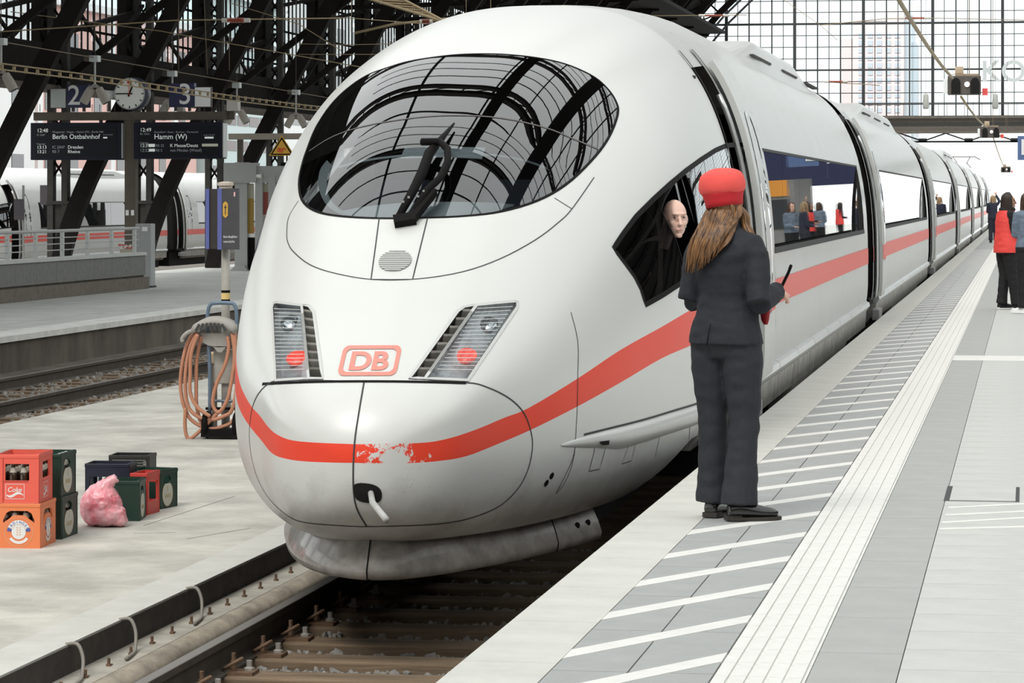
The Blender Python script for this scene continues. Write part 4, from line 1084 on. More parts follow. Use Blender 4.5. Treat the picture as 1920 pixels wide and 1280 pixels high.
def panel(nm, u0, u1, v0, v1, lab, m, cat='sign'):
    a, b = gp(u0, v1), gp(u1, v0); r = thing(nm, ((a.x + b.x) / 2, YS, a.z), lab, cat)
    ob('panel', MB().b2((a.x, YS - .08, a.z), (b.x, YS + .08, b.z)), m, r); ob('frame', MB().b2((a.x - .015, YS - .06, a.z - .015), (b.x + .015, YS + .06, b.z + .015)), M_brown, r); ob('sign_foot', MB().b2((a.x + .05, YS - .03, gp(0, 210).z), (a.x + .1, YS + .03, a.z)), M_brown, r); return r
panel('blank_panel', 97, 125, 167, 202, 'plain pale grey panel beside the numeral 2', mat('panel_pale', (.50, .55, .53), .5))
panel('blank_panel', 367, 396, 164, 200, 'plain white panel beside the numeral 3', M_bwhite)
# clock
c = gp(246, 176); ck = thing('platform_clock', (c.x, YS, c.z - .4), 'round white faced station clock showing a quarter to one', 'clock')
Rm = Matrix.Rotation(PI / 2, 3, 'X'); R_ = .345
ob('case', MB().lathe([(R_ + .01, -.15), (R_ + .03, -.12), (R_ + .03, .12), (R_ + .01, .15)], 32, c + Vector((.04, .04, 0)), Rm), mat('clock_case', (.05, .055, .08), .4), ck, smooth=True)
ob('dial', MB().lathe([(R_, 0), (R_, .012)], 36, c + Vector((0, -.12, 0)), Rm), mat('dial_white', (.86, .88, .84), .5), ck)
ob('rim', MB().tube([c + Vector((R_ * math.cos(k * PI / 18), -.132, R_ * math.sin(k * PI / 18))) for k in range(37)], .014, 6, cap=False), mat('rim_grey', (.4, .42, .4), .4), ck)
for k in range(12):
    a = k * PI / 6; d = Vector((math.sin(a), 0, math.cos(a))); ob('hour_mark', MB().bar(c + d * R_ * .80 + Vector((0, -.136, 0)), c + d * R_ * .95 + Vector((0, -.136, 0)), .022, .006, up=(0, 1, 0)), M_black, ck)
for a, l, w in ((math.radians(22), .60, .035), (math.radians(270), .88, .025)):
    d = Vector((math.sin(a), 0, math.cos(a))); ob('clock_hand', MB().bar(c - d * .07 + Vector((0, -.144, 0)), c + d * R_ * l + Vector((0, -.144, 0)), w, .008, up=(0, 1, 0)), M_black, ck)
d = Vector((math.sin(-.1), 0, math.cos(-.1))); ob('second_hand', MB().bar(c - d * .06 + Vector((0, -.15, 0)), c + d * R_ * .75 + Vector((0, -.15, 0)), .01, .004, up=(0, 1, 0)).lathe([(.03, 0), (.03, .006)], 12, c + d * R_ * .75 + Vector((0, -.147, 0)), Rm), mat('hand_red', (.75, .05, .03), .5), ck)
ob('clock_foot', MB().b2((c.x - .06, YS - .04, gp(0, 210).z), (c.x + .06, YS + .04, c.z - R_)), M_board, ck)
# loudspeakers and small boxes on the beam
for u, v, lab in ((205, 178, 'small white horn loudspeaker beside the clock'), (438, 198, 'pale grey box at the end of the signpost beam')):
    p = gp(u, v); r = thing('loudspeaker' if u < 300 else 'junction_box', (p.x, YS, p.z - .15), lab, 'loudspeaker' if u < 300 else 'box')
    if u < 300:
        ob('horn', MB().lathe([(.05, -.25), (.07, -.1), (.16, .12), (.17, .14)], 14, p, Matrix.Rotation(-1.9, 3, 'Y') @ Matrix.Rotation(.3, 3, 'X')), M_bwhite, r, smooth=True); ob('bracket', MB().b2((p.x - .03, YS - .03, gp(0, 210).z), (p.x + .03, YS + .03, p.z)), M_brown, r)
    else:
        ob('box', MB().b2((p.x - .13, YS - .12, p.z - .12), (p.x + .13, YS + .12, p.z + .12)), mat('box_beige', (.55, .53, .49), .6), r, bevel=.01); ob('mount', MB().b2((p.x - .2, YS - .04, gp(0, 226).z), (p.x + .02, YS + .04, p.z - .1)), M_brown, r)
# twin lamps
M_lamp = mat('lamp_beige', (.42, .39, .34), .5)
def lamp(p, lab, k):
    r = thing('hanging_lamp', p, lab, 'lamp', 'twin lamps over the far platform')
    ob('box', MB().box((0, 0, 0), (.19, .22, .13)), mat('lamp_box', (.62, .66, .66), .5), r, world=False); ob('side_box', MB().box((-.16, 0, .01), (.12, .16, .13)), M_brown, r, world=False)
    ob('rod', MB().tube([(0, 0, -.06), (0, 0, -.62)], .024, 8), M_steel, r, world=False); ob('cable', MB().tube([(0, 0, .06), (0, 0, 4.5)], .009, 5), M_brown, r, world=False)
    for sx in (-1, 1):
        h = ob('lamp_head', MB().lathe([(.05, .16), (.085, .14), (.10, .0), (.10, -.2), (.09, -.21)], 14, (sx * .155, 0, -.76), Matrix.Rotation(-sx * .52, 3, 'Y')), M_lamp, r, world=False, auto=.6)
        ob('lamp_glass', MB().lathe([(.085, -.205), (.085, -.212)], 14, (sx * .155, 0, -.76), Matrix.Rotation(-sx * .52, 3, 'Y')), M_seam, h, world=False)
    ob('yoke', MB().bar((-.14, 0, -.66), (0, 0, -.56), .06).bar((.14, 0, -.66), (0, 0, -.56), .06), M_lamp, r, world=False)
LX = -19.6; LAMP = []
for k, (u, v, near_) in enumerate(((2, 78, 'over the open end of the parapet'), (178, 110, 'in front of the numeral 2'), (323, 138, 'behind the numeral 3'), (444, 160, 'beside the end of the signpost beam'), (555, 173, 'above the yellow warning triangle'))):
    p = on_x(u, v, LX); LAMP.append(p); lamp(p, 'beige twin floodlight hanging ' + near_, k)
def wire(nm, pts, r, m, lab, sag=0., n=10):
    P = []
    for i in range(len(pts) - 1):
        a, b = Vector(pts[i]), Vector(pts[i + 1])
        for k in range(n): t = k / n; P.append(a.lerp(b, t) - Vector((0, 0, sag * 4 * t * (1 - t))))
    P.append(Vector(pts[-1])); o = ob(nm, MB().tube(P, r, 5), m, smooth=True); tag(o, lab, 'wire'); return o
M_wire = mat('wire_brown', (.17, .125, .08), .6); M_wiret = mat('wire_ochre', (.30, .23, .13), .6)
wire('lamp_wire', [LAMP[0] + (LAMP[0] - LAMP[1]) * 3, LAMP[0], LAMP[4], LAMP[4] + (LAMP[4] - LAMP[0]) * 2], .012, M_wire, 'long brown wire linking the twin floodlights', 0, 6)
LX = -17.0
cbw = thing('cable_run', (LX + .05, 20, 3.8), 'brown cable run with ties sagging below the floodlight wire', 'cable')
for dz in (0, -.10): ob('strand', MB().tube([(LX + .05, 20 + 5.5 * k, 3.80 + dz + .03 * math.cos(k * 1.1)) for k in range(21)], .014, 5), M_wiret, cbw)
for k in range(150): ob('cable_tie', MB().b2((LX + .03, 42 + .62 * k, 3.71), (LX + .075, 42.05 + .62 * k, 3.80)), M_wiret, cbw)
# cross span wires with insulators
M_ins = mat('insulator_red', (.42, .10, .06), .4); M_insw = mat('insulator_pale', (.62, .60, .55), .4)
def span(pxs, Y, lab, ins=None, r=.014):
    P = [on_y(u, v, Y) for u, v in pxs]; o = wire('span_wire', P, r, M_wiret, lab, 0, 1)
    if ins:
        for u0, u1, v in ins:
            a, b = on_y(u0, v, Y), on_y(u1, v, Y); n = 11; L = (b - a)
            root = ob('insulator', MB().lathe([(.025, 0)] + [q for k in range(n) for q in ((.028, L.length * (k + .25) / n), (.06, L.length * (k + .5) / n), (.028, L.length * (k + .75) / n))] + [(.025, L.length)], 8, a, L.to_track_quat('Z', 'Y').to_matrix()), M_ins, o)
            for s0, s1 in ((-.35, 0), (1, 1.35)): ob('insulator_cap', MB().tube([a + L * s0, a + L * s1], .045, 8), M_insw, root)
span([(-40, 62), (180, 48), (330, 38), (640, 34)], 60, 'cross span wire with a red ribbed insulator above the clock', [(427, 458, 38)])
span([(20, 22), (300, 58), (700, 130), (980, 200)], 62, 'thin span wire slanting down behind the twin floodlights', None, .010)
span([(430, 5), (560, 45), (640, 95)], 66, 'short thin wire running down to the train roof', None, .009)
span([(560, 82), (650, 84), (740, 82)], 66, 'level thin wire above the train windscreen', None, .008)
span([(560, 102), (720, 102)], 66, 'lower level thin wire above the train windscreen', None, .008)
span([(665, 62), (740, 45), (860, 33)], 66, 'stout registration arm with red insulator near the train roof', [(792, 806, 40)], .03)
span([(560, 36), (645, 33), (800, 45)], 62, 'thin wire hanging above the stout registration arm', None, .009)
for x0, x1, lab in ((680, 815, 0), ):
    r = thing('lattice_boom', on_y(680, 0, 58), 'brown lattice catenary boom slanting down to the train roof', 'boom')
    A = [on_y(660 + 165 * t, -12 + 50 * t, 58) for t in (0, 1)]; B = [on_y(735 + 95 * t, -12 + 50 * t, 58) for t in (0, 1)]
    for a, b in (A, B): ob('chord', MB().tube([a, b], .03, 6), M_wiret, r)
    for k in range(9):
        t = k / 9; ob('tie', MB().tube([A[0].lerp(A[1], t), B[0].lerp(B[1], t + .08)], .018, 5), M_wiret, r)
for u, v0, v1, lab in ((335, 0, 138, 'beside the numeral 3'), (383, 0, 140, 'above the white panel'), (430, 60, 132, 'with a small weight at its end'), (659, -5, 60, 'above the registration arm'), (874, -10, 40, 'just behind the train roof'), (920, -10, 40, 'doubled behind the train roof')):
    a, b = on_y(u, v0, 62), on_y(u + (6 if u == 383 else 0), v1, 62); wire('dropper_wire', [a, b], .008, M_wire, 'thin vertical dropper wire ' + lab, 0, 1)
# portal beam with warning triangle
YB = 79.0
def gb_(u, v): return on_y(u, v, YB)
r = thing('portal_frame', (gb_(450, 512).x, YB, PZ), 'beige portal beam on a post carrying the yellow triangle', 'frame')
ob('beam', MB().b2((gb_(430, 0).x, YB - .1, gb_(0, 263).z), (gb_(640, 0).x, YB + .1, gb_(0, 252).z)), mat('beam_beige', (.38, .34, .28), .6), r); ob('post', MB().b2((gb_(446, 0).x, YB - .08, PZ), (gb_(455, 0).x, YB + .08, gb_(0, 256).z)), M_brown, r)
tri = thing('warning_triangle', gb_(531, 292), 'yellow triangular warning sign with black border', 'sign')
Yt = YB - .16; tv = [gb_(507, 292), gb_(555, 292), gb_(531, 254)]; tv = [Vector((p.x, Yt, p.z)) for p in tv]; ct = sum(tv, Vector()) / 3
def trip(f, dy, th): return MB().add([ct + (p - ct) * f + Vector((0, -dy, 0)) for p in tv] + [ct + (p - ct) * f + Vector((0, -dy + th, 0)) for p in tv], [(0, 1, 2), (5, 4, 3), (0, 3, 4, 1), (1, 4, 5, 2), (2, 5, 3, 0)])
ob('plate', trip(1, 0, .03), mat('warn_yellow', (.90, .52, .07), .5), tri); ob('border', trip(.88, .006, .005), M_black, tri); ob('face', trip(.70, .012, .005), mat('warn_yellow', (.9, .5, .07), .5), tri)
ob('pictogram', MB().box(ct + Vector((-.04, -.02, -.03)), (.15, .008, .12), (0, .2, 0)).box(ct + Vector((.08, -.02, .0)), (.07, .008, .05), (0, .6, 0)), mat('warn_red', (.85, .16, .05), .5), tri); ob('bracket', MB().b2((ct.x - .03, Yt + .03, ct.z + .0), (ct.x + .03, YB, ct.z + .3)), M_brown, tri)
p = gb_(538, 312); o = thing('camera_box', (p.x, YB, p.z), 'dark camera cluster below the yellow triangle', 'camera'); ob('housing', MB().box(p, (.28, .3, .22)), M_black, o, bevel=.02); ob('lens_tube', MB().lathe([(.06, 0), (.06, .2)], 10, p + Vector((.05, -.15, -.02)), Matrix.Rotation(PI / 2, 3, 'X')), M_seam, o); ob('bracket', MB().b2((p.x - .02, YB - .02, p.z), (p.x + .02, YB + .02, p.z + .6)), M_brown, o)
# shelter with posters
sh = thing('platform_shelter', (gb_(452, 512).x, YB - 1, PZ), 'grey steel platform shelter with narrow poster panels', 'shelter'); YH = YB - 1.2
def gh(u, v): return on_y(u, v, YH)
M_shel = mat('shelter_grey', (.36, .37, .36), .5)
for u0, u1, v0, nm in ((440, 463, 305, 'post'), (478, 492, 322, 'post'), (503, 516, 330, 'post')): ob(nm, MB().b2((gh(u0, 0).x, YH, PZ), (gh(u1, 0).x, YH + .3, gh(0, v0).z)), M_shel, sh)
ob('post_foot', MB().prism([(gh(432, 0).x, PZ), (gh(466, 0).x, PZ), (gh(460, 0).x, PZ + .14), (gh(443, 0).x, PZ + .14)], (0, YH + .4, 0), (1, 0, 0), (0, 0, 1), .5), M_shel, sh)
ob('header', MB().b2((gh(420, 0).x, YH - .05, gh(0, 343).z), (gh(481, 0).x, YH + .35, gh(0, 306).z)), M_shel, sh); ob('header', MB().b2((gh(481, 0).x, YH + .02, gh(0, 343).z), (gh(540, 0).x, YH + .4, gh(0, 312).z)), M_shel, sh)
for u0, u1, v0, v1, m, nm in ((463, 474, 344, 372, mat('poster_pale', (.5, .48, .38), .5), 'poster'), (463, 474, 372, 437, mat('poster_ochre', (.42, .27, .05), .5), 'poster'), (490, 503, 344, 360, mat('poster_pale', (.5, .48, .38), .5), 'poster'), (490, 503, 360, 402, mat('poster_red', (.42, .09, .07), .5), 'poster'), (463, 478, 444, 510, M_black, 'door_panel'), (516, 526, 344, 460, mat('poster_pale', (.5, .48, .38), .5), 'poster')):
    ob(nm, MB().b2((gh(u0, 0).x, YH + .1, gh(0, v1).z), (gh(u1, 0).x, YH + .14, gh(0, v0).z)), m, sh)
ob('lamp_tube', MB().tube([gh(478, 330), gh(490, 330)], .05, 8), mat('tube_white', (.9, .9, .85), .5), sh)
# small dark boards on poles near the stairs
for u0, u1, v0, v1, d, lab in ((26, 45, 373, 412, 66.5, 'small dark board on a thin pole above the railing'), (75, 95, 347, 384, 72, 'dark square board fixed beside the iron column')):
    a, b = at_d(u0, v1, d), at_d(u1, v0, d); r = thing('small_board', ((a.x + b.x) / 2, a.y, PZ), lab, 'sign'); ob('panel', MB().b2((a.x, a.y, a.z), (b.x, a.y + .06, b.z)), mat('board_plum', (.045, .038, .045), .5), r)
    x = b.x - .03; ob('pole', MB().b2((x - .02, a.y + .06, PZ), (x + .02, a.y + .1, b.z + (.3 if u0 < 50 else 0))), M_grey, r)

# ================================================================ glazed end wall of the hall and what hangs before it
YG = 150.0
def ge(u, v): return on_y(u, v, YG)
def arch_z(x):
    x = x if x <= HX else 2 * HX - x; P = RIBC
    for i in range(len(P) - 1):
        if P[i][0] <= x <= P[i + 1][0]: t = (x - P[i][0]) / max(1e-9, P[i + 1][0] - P[i][0]); return P[i][1] + (P[i + 1][1] - P[i][1]) * t
    return 0
def arch_x(z):
    P = RIBC
    for i in range(len(P) - 1):
        if P[i][1] <= z <= P[i + 1][1]: t = (z - P[i][1]) / max(1e-9, P[i + 1][1] - P[i][1]); return P[i][0] + (P[i + 1][0] - P[i][0]) * t
    return HX
zg0, zg1 = ge(1700, 250).z, ge(1700, 218).z
M_gab = mat('gable_iron', (.045, .05, .052), .7); M_gird = mat('girder_brown', (.17, .15, .125), .7, noise=.3)
gab = struct('wall_end', MB().b2((-24, YG - .5, zg0), (44, YG + .5, zg1)), M_gird, 'glazed iron end wall of the hall on a brown girder')
ob('girder_flange', MB().b2((-24, YG - .7, zg1 - .12), (44, YG - .5, zg1)).b2((-24, YG - .7, zg0), (44, YG - .5, zg0 + .1)), M_gird, gab)
ob('girder_groove', MB().b2((-24, YG - .52, zg0 + .35), (44, YG - .5, zg0 + .5)), M_seam, gab)
x1362 = ge(1362, 0).x; big = ge(1490, 0).x - x1362; x0 = x1362 - 2 * big; k = 0
while x0 + big * k / 6 < 36:
    x = x0 + big * k / 6; zt = arch_z(x); w = (.075, .02, .034, .02, .034, .02)[k % 6]
    if zt > zg1 + .3: ob('mullion', MB().b2((x - w, YG - w, zg1), (x + w, YG + w, zt)), M_gab, gab)
    k += 1
zr = ge(0, 59.5).z; dz = abs(ge(0, 20).z - ge(0, 40.7).z); k = -8
while zr + dz * k < 22:
    z = zr + dz * k; xa = max(-16.5, arch_x(z)); w = .055 if k in (0, 8, 16) else .045 if k == -4 else .02
    if z > zg1: ob('transom', MB().b2((xa, YG - .03, z - w), (2 * HX - xa, YG + .03, z + w)), M_gab, gab)
    k += 1
k = 0
while x0 + big * k < 36:
    a, b = x0 + big * k, x0 + big * (k + 1); za, zb = arch_z(a), arch_z(b)
    if min(za, zb) > zg1: ob('glass_pane', MB().add([(a, YG + .1, zg1), (b, YG + .1, zg1), (b, YG + .1, zb), (a, YG + .1, za)], [(0, 1, 2, 3)]), M_pane, gab)
    k += 1
# trim of curls following the rim
rim = MB(); RR_ = offs(RIBC, 1.3)
for P in (RIBC, offs(RIBC, .9), RR_):
    for i in range(len(P) - 1):
        if P[i][1] > 5: rim.bar((P[i][0], YG - .2, P[i][1]), (P[i + 1][0], YG - .2, P[i + 1][1]), .10, .10, up=(0, 1, 0))
ob('rim_arch', rim, M_gab, gab)
# guard rail and lower truss on the girder
zz1 = ge(0, 203).z
for k in range(80): x = -16 + .42 * k; ob('picket', MB().b2((x - .012, YG - .62, zg1), (x + .012, YG - .6, zz1)), M_gab, gab)
ob('guard_rail', MB().b2((-16, YG - .63, zz1 - .03), (20, YG - .58, zz1 + .03)), M_gab, gab)
zb_ = ge(0, 270).z; x = ge(1680, 0).x - 12.0; st = (ge(1832, 0).x - ge(1746, 0).x)
while x < 20:
    ob('truss_diagonal', MB().bar((x, YG, zb_), (x + st / 2, YG, zg0), .07).bar((x + st / 2, YG, zg0), (x + st, YG, zb_), .07), M_gab, gab); ob('gusset', MB().b2((x - .2, YG - .06, zb_ - .05), (x + .2, YG + .06, zb_ + .14)), M_gab, gab); x += st
ob('bottom_chord', MB().b2((-24, YG - .06, zb_ - .07), (40, YG + .06, zb_ + .02)), M_gab, gab)
# sign letters on the wall
LT = thing('roof_letters', ge(1880, 155), 'large pale sign letters mounted high on the glazed end wall', 'sign')
for ch_, u in (('K', 1858), ('O', 1900)):
    p = ge(u, 136); ob('letter', text_mesh(ch_, 1.45, frame((p.x, YG - .35, p.z), FX, FZ), thick=.06, bold=.02), mat('letter_grey', (.66, .70, .70), .6), LT)
# tower seen through the glass
tw = thing('tower_block', (on_y(1640, 370, 380).x, 380, -1.4), 'pale pink tower block seen through the glazed end wall', 'building'); YT = 380
def gt(u, v): return on_y(u, v, YT)
M_tow = mat('tower_pink', (.80, .68, .67), .9); M_towg = mat('tower_grey', (.62, .68, .72), .8); M_towd = mat('tower_glass', (.55, .60, .66), .4)
a, b = gt(1600, 370), gt(1695, 22); ob('shaft', MB().b2((a.x, YT, -1.4), (b.x, YT + 18, b.z)), M_tow, tw)
ob('stair_shaft', MB().b2((b.x, YT + 1, -1.4), (gt(1708, 0).x, YT + 16, gt(0, 40).z)), M_towg, tw); ob('low_wing', MB().b2((gt(1574, 0).x, YT + 2, -1.4), (a.x, YT + 14, gt(0, 85).z)), M_tow, tw); ob('low_wing', MB().b2((gt(1708, 0).x, YT + 2, -1.4), (gt(1716, 0).x, YT + 14, gt(0, 92).z)), M_towg, tw)
for i in range(5):
    for j in range(11): p = gt(1610 + 17 * i, 62 + 14 * j); ob('window', MB().b2((p.x, YT - .1, p.z - .6), (p.x + .62, YT + .02, p.z)), M_towd, tw)
ob('top_band', MB().b2((gt(1607, 0).x, YT - .15, gt(0, 55).z), (gt(1662, 0).x, YT, gt(0, 41).z)), M_bwhite, tw)
struct('floor_outside', MB().b2((-60, 262, -2), (60, 420, -1.2)), M_ball, 'ground beyond the end of the platforms')
# hanging signal boxes on a sagging cable
M_sig = mat('signal_brown', (.12, .10, .085), .6, noise=.3)
def sigbox(u, v, X, lab, p=None):
    p = p or on_x(u, v, X); r = thing('signal_box', p, lab, 'signal', 'signal boxes over the platform'); 
    ob('housing', MB().box((0, .06, 0), (.80, .42, .46)), M_sig, r, world=False, bevel=.02)
    for x in (-.20, .26): ob('hood', MB().prism([(-.11, -.21)] + [(.11 * math.cos(a), .04 + .14 * math.sin(a)) for a in [PI * (1 - k / 8) for k in range(9)]] + [(.11, -.21)], (x, -.15, 0), (1, 0, 0), (0, 0, 1), .03), M_dark, r, world=False)
    ob('lamp', MB().lathe([(.065, 0), (.06, .03), (.03, .04)], 14, (.07, -.16, .02), Matrix.Rotation(PI / 2, 3, 'X')), mat('signal_lamp', (.95, .9, .84), .4, emit=1.2), r, world=False)
    ob('tail_plate', MB().box((.50, 0, -.16), (.13, .04, .17)), mat('plate_red', (.85, .10, .09), .5), r, world=False); ob('side_plate', MB().box((-.45, 0, -.02), (.10, .3, .34)), M_bwhite, r, world=False)
    ob('top_gear', MB().lathe([(.16, -.1), (.16, .1)], 12, (-.12, .0, .30), Matrix.Rotation(PI / 2, 3, 'Y')).box((.1, 0, .25), (.5, .2, .06)), mat('gear_tan', (.40, .30, .2), .6), r, world=False); ob('cable_ring', MB().tube([(-.2 + .14 * math.cos(k * PI / 6), -.1, .22 + .06 * math.sin(k * PI / 6)) for k in range(13)], .02, 6), M_silver, r, world=False)
    ob('hanger', MB().tube([(.12, .05, .2), (.12, .05, 16)], .012, 5), M_wire, r, world=False); return r, p
s1, q1 = sigbox(1808, 160, -1.5, 'brown signal box with white lamp high in front of the pink tower')
s2, q2 = sigbox(1856, 248, -1.5, 'brown signal box with white lamp before the end girder')
s3, q3 = sigbox(0, 0, 0, 'small far signal box hanging below the end girder', on_y(1886, 318, 144)); s3.scale = (.55, .55, .55)
ob('hanger_rod', MB().tube([(0, 0, .2), (0, 0, 5.8)], .02, 5), M_wire, s3, world=False)
cabm = thing('signal_cable', on_x(1690, 0, -1.5), 'thick brown cable slung between the hanging signal boxes', 'cable')
for A, B, sg in (((1660, -45), (1786, 146), 0), ((1802, 181), (1850, 238), 0), ((1862, 256), (1882, 312), 0)):
    a, b = on_x(*A, -1.62), on_x(*B, -1.62); ob('cable', MB().tube([a.lerp(b, t / 8) - Vector((0, 0, .10 * 4 * (t / 8) * (1 - t / 8))) for t in range(9)], .032, 7), M_wiret, cabm, smooth=True)
for u, v, Y, lab in ((1736, 190, 120, 'small grey lamp hanging before the girder railing'), (1866, 190, 120, 'small pale lamp hanging beside the sign letters')):
    p = on_y(u, v, Y); r = thing('pendant_lamp', p, lab, 'lamp'); ob('shade', MB().lathe([(.06, .3), (.10, .25), (.13, -.2), (.10, -.3)], 10), mat('pendant_grey', (.45, .45, .42), .5), r, world=False, smooth=True); ob('cord', MB().tube([(0, 0, .3), (0, 0, 8)], .01, 5), M_wire, r, world=False)
span([(1180, 30), (1300, 29), (1400, 28)], 105, 'cross span wire with red insulator before the hall rim', [(1322, 1356, 29)])
span([(1540, 47), (1660, 35), (1760, 34), (2000, 40)], 105, 'cross span wire with red insulator before the pink tower', [(1697, 1733, 34)])
span([(1540, 153), (1650, 160)], 110, 'short span wire with red insulator just above the second car', [(1554, 1580, 153)])
span([(1470, 0), (1535, 45), (1570, 75)], 105, 'thin wire slanting down in front of the end wall glazing', None, .01)
# blue framed platform sign at the frame edge
p = on_y(1908, 300, 60); r = thing('letter_sign', (p.x + .3, 60, p.z), 'blue hanging sign with a white letter E', 'sign'); tp_ = on_y(1908, 255, 60).z
ob('panel', MB().b2((p.x, 59.9, p.z), (p.x + .62, 60.0, tp_)), mat('sign_blue', (.10, .16, .33), .5), r); ob('letter', text_mesh('E', .42, frame((p.x + .05, 59.885, (p.z + tp_) / 2), FX, FZ), bold=.008, align='LEFT'), M_signw, r); ob('rod', MB().tube([(p.x + .3, 59.95, tp_), (p.x + .3, 59.95, 9)], .012, 5), M_wire, r)

# ================================================================ hose stand on the island
IZ = -.84
D_H = on_z(415, 822, IZ); YH2 = D_H.y
def hz(u, v, dy=0.): p = on_y(u, v, YH2); p.y += dy; return p
def hq(x, y, dy=0.): return hz(330 + x / 4.571, 560 + y / 4.571, dy)
wp = thing('standpipe', (hz(411, 800).x, YH2 + .25, IZ), 'grey steel standpipe with yellow band carrying the blue boards', 'pipe')
xp = hz(411, 0).x; yp_ = YH2 + .25
ob('pipe', MB().tube([(xp, yp_, IZ), (xp, yp_, 1.55)], .043, 14), mat('pipe_grey', (.42, .40, .36), .55, noise=.25, nscale=6), wp, smooth=True)
ob('pipe_head', MB().lathe([(.05, 0), (.07, .03), (.07, .2), (.085, .2), (.085, .23), (.03, .24)], 14, (xp, yp_, 1.5)), mat('pipe_cap', (.55, .48, .4), .6), wp, smooth=False)
for v0, v1, m in ((543, 548, M_black), (548, 560, mat('band_yellow', (.75, .55, .22), .5)), (560, 564, M_black)): ob('band', MB().lathe([(.0455, hz(0, v1).z), (.0455, hz(0, v0).z)], 14, (xp, yp_, 0)), m, wp)
M_bgrey = mat('board_slate', (.062, .062, .07), .5, noise=.15); M_bblue = mat('board_blue', (.10, .12, .34), .5)
bo = thing('blue_board', hz(422, 468), 'dark slate notice board with blue spine and gold emblem on the standpipe', 'sign')
a, b = hz(402, 468), hz(441, 353); th = YH2 + .17
ob('panel', MB().b2((a.x + .04, th - .05, a.z), (b.x, th, b.z)), M_bgrey, bo); ob('spine', MB().b2((a.x, th - .055, a.z), (a.x + .045, th, b.z)), M_bblue, bo)
c = hz(417, 393); ob('gold_emblem', MB().prism([(0, -.085), (.026, -.06), (.026, .06), (0, .085), (-.026, .06), (-.026, -.06)], (c.x, th - .052, c.z), FX, FZ, .004), mat('gold', (.62, .36, .06), .4), bo); ob('emblem_mark', MB().b2((c.x - .004, th - .06, c.z - .05), (c.x + .004, th - .056, c.z + .05)).b2((c.x - .012, th - .06, c.z + .02), (c.x + .012, th - .056, c.z + .03)), M_bgrey, bo)
c = hz(434, 364); ob('red_badge', MB().b2((c.x - .008, th - .054, c.z - .022), (c.x + .008, th - .05, c.z + .022)), mat('badge_pink', (.75, .45, .45), .5), bo)
for t, v in (('fernkabler', 444), ('vorsicht', 453)): c = hz(414, v); ob('lettering', text_mesh(t, .036, frame((c.x - .005, th - .0525, c.z), FX, FZ), align='LEFT'), M_signw, bo)
ob('clamp', MB().b2((xp - .06, th, b.z - .12), (xp + .06, yp_ + .05, b.z - .08)).b2((xp - .06, th, a.z + .08), (xp + .06, yp_ + .05, a.z + .12)), M_grey, bo)
bo2 = thing('blue_board', hz(388, 468), 'narrow dark board with blue edge turned away on the standpipe', 'sign')
a, b = hz(377, 467), hz(400, 354); M_ = Matrix.Rotation(.9, 3, 'Z')
ob('panel', MB().b2((a.x + .035, th + .02, a.z), (b.x, th + .22, b.z)), mat('board_back', (.035, .028, .025), .6), bo2); ob('spine', MB().b2((a.x, th + .0, a.z), (a.x + .037, th + .22, b.z)), M_bblue, bo2)
# blue trolley frame
M_tb = mat('trolley_blue', (.14, .20, .27), .45, noise=.2); M_saddle = mat('saddle_grey', (.38, .36, .33), .6, noise=.15)
tr = thing('hose_trolley', (hz(414, 800).x, YH2, IZ), 'blue tube trolley holding the coiled orange hose', 'trolley')
ob('handle_frame', MB().tube(smoothpoly([hq(290, 980), hq(290, 600), hq(275, 300), hq(272, 120), hq(295, 50), hq(340, 36), hq(450, 36), hq(500, 50), hq(518, 120), hq(520, 300), hq(520, 980)], False, 4), .02, 8), M_tb, tr, smooth=True)
ob('cross_tube', MB().tube([hq(290, 872), hq(520, 880)], .014, 6), M_tb, tr); ob('axle', MB().tube([hq(255, 940), hq(540, 940)], .016, 6), M_black, tr)
for x in (268, 530): p = hq(x, 1010); ob('wheel', MB().lathe([(.03, -.035), (.125, -.03), (.14, 0), (.125, .03), (.03, .035)], 16, (p.x, p.y, IZ + .14), Matrix.Rotation(PI / 2, 3, 'Y')), M_black, tr, smooth=True)
a, b = hq(235, 1165), hq(540, 1090); ob('base', MB().b2((a.x, YH2 - .1, IZ + .02), (b.x, YH2 + .15, IZ + .1)), M_black, tr)
a, b = hq(308, 730), hq(520, 440); ob('tank', MB().b2((a.x, YH2 + .05, a.z), (b.x, YH2 + .2, b.z)), mat('tank_grey', (.42, .40, .36), .6, noise=.2), tr, bevel=.01)
a, b = hq(375, 960), hq(437, 725); ob('tank_foot', MB().b2((a.x, YH2 + .08, a.z), (b.x, YH2 + .16, b.z)), M_skirt, tr)
sad = [hq(160 + 370 * k / 12, 255 - 80 * math.sin(PI * (k + .3) / 12.6)) for k in range(13)]; mb = MB(); rings = []
for p in sad: rings.append([p + Vector((0, -.12, -.06)), p + Vector((0, -.13, .0)), p + Vector((0, -.05, .035)), p + Vector((0, .1, .03)), p + Vector((0, .12, -.05))])
so_ = ob('saddle', MB().loft(rings), M_saddle, tr, smooth=True)
for k in range(7): p = hq(215 + 37 * k, 245 - 12 * math.sin(PI * (k + 1) / 8)); ob('saddle_slot', MB().box(p + Vector((0, -.135, .0)), (.022, .01, .075), (0, (.5 - k * .16), 0)), M_seam, so_)
ob('saddle_back', MB().prism([(-.20, .06)] + [(.20 * math.cos(a), .02 - .10 * math.sin(a)) for a in [PI * (1 - k / 10) for k in range(11)]] + [(.20, .06)], hq(385, 345, -.03), FX, FZ, .02).prism([(-.07, -.07), (.07, -.07), (.02, -.13), (-.02, -.13)], hq(385, 345, -.03), FX, FZ, .02), M_saddle, tr)
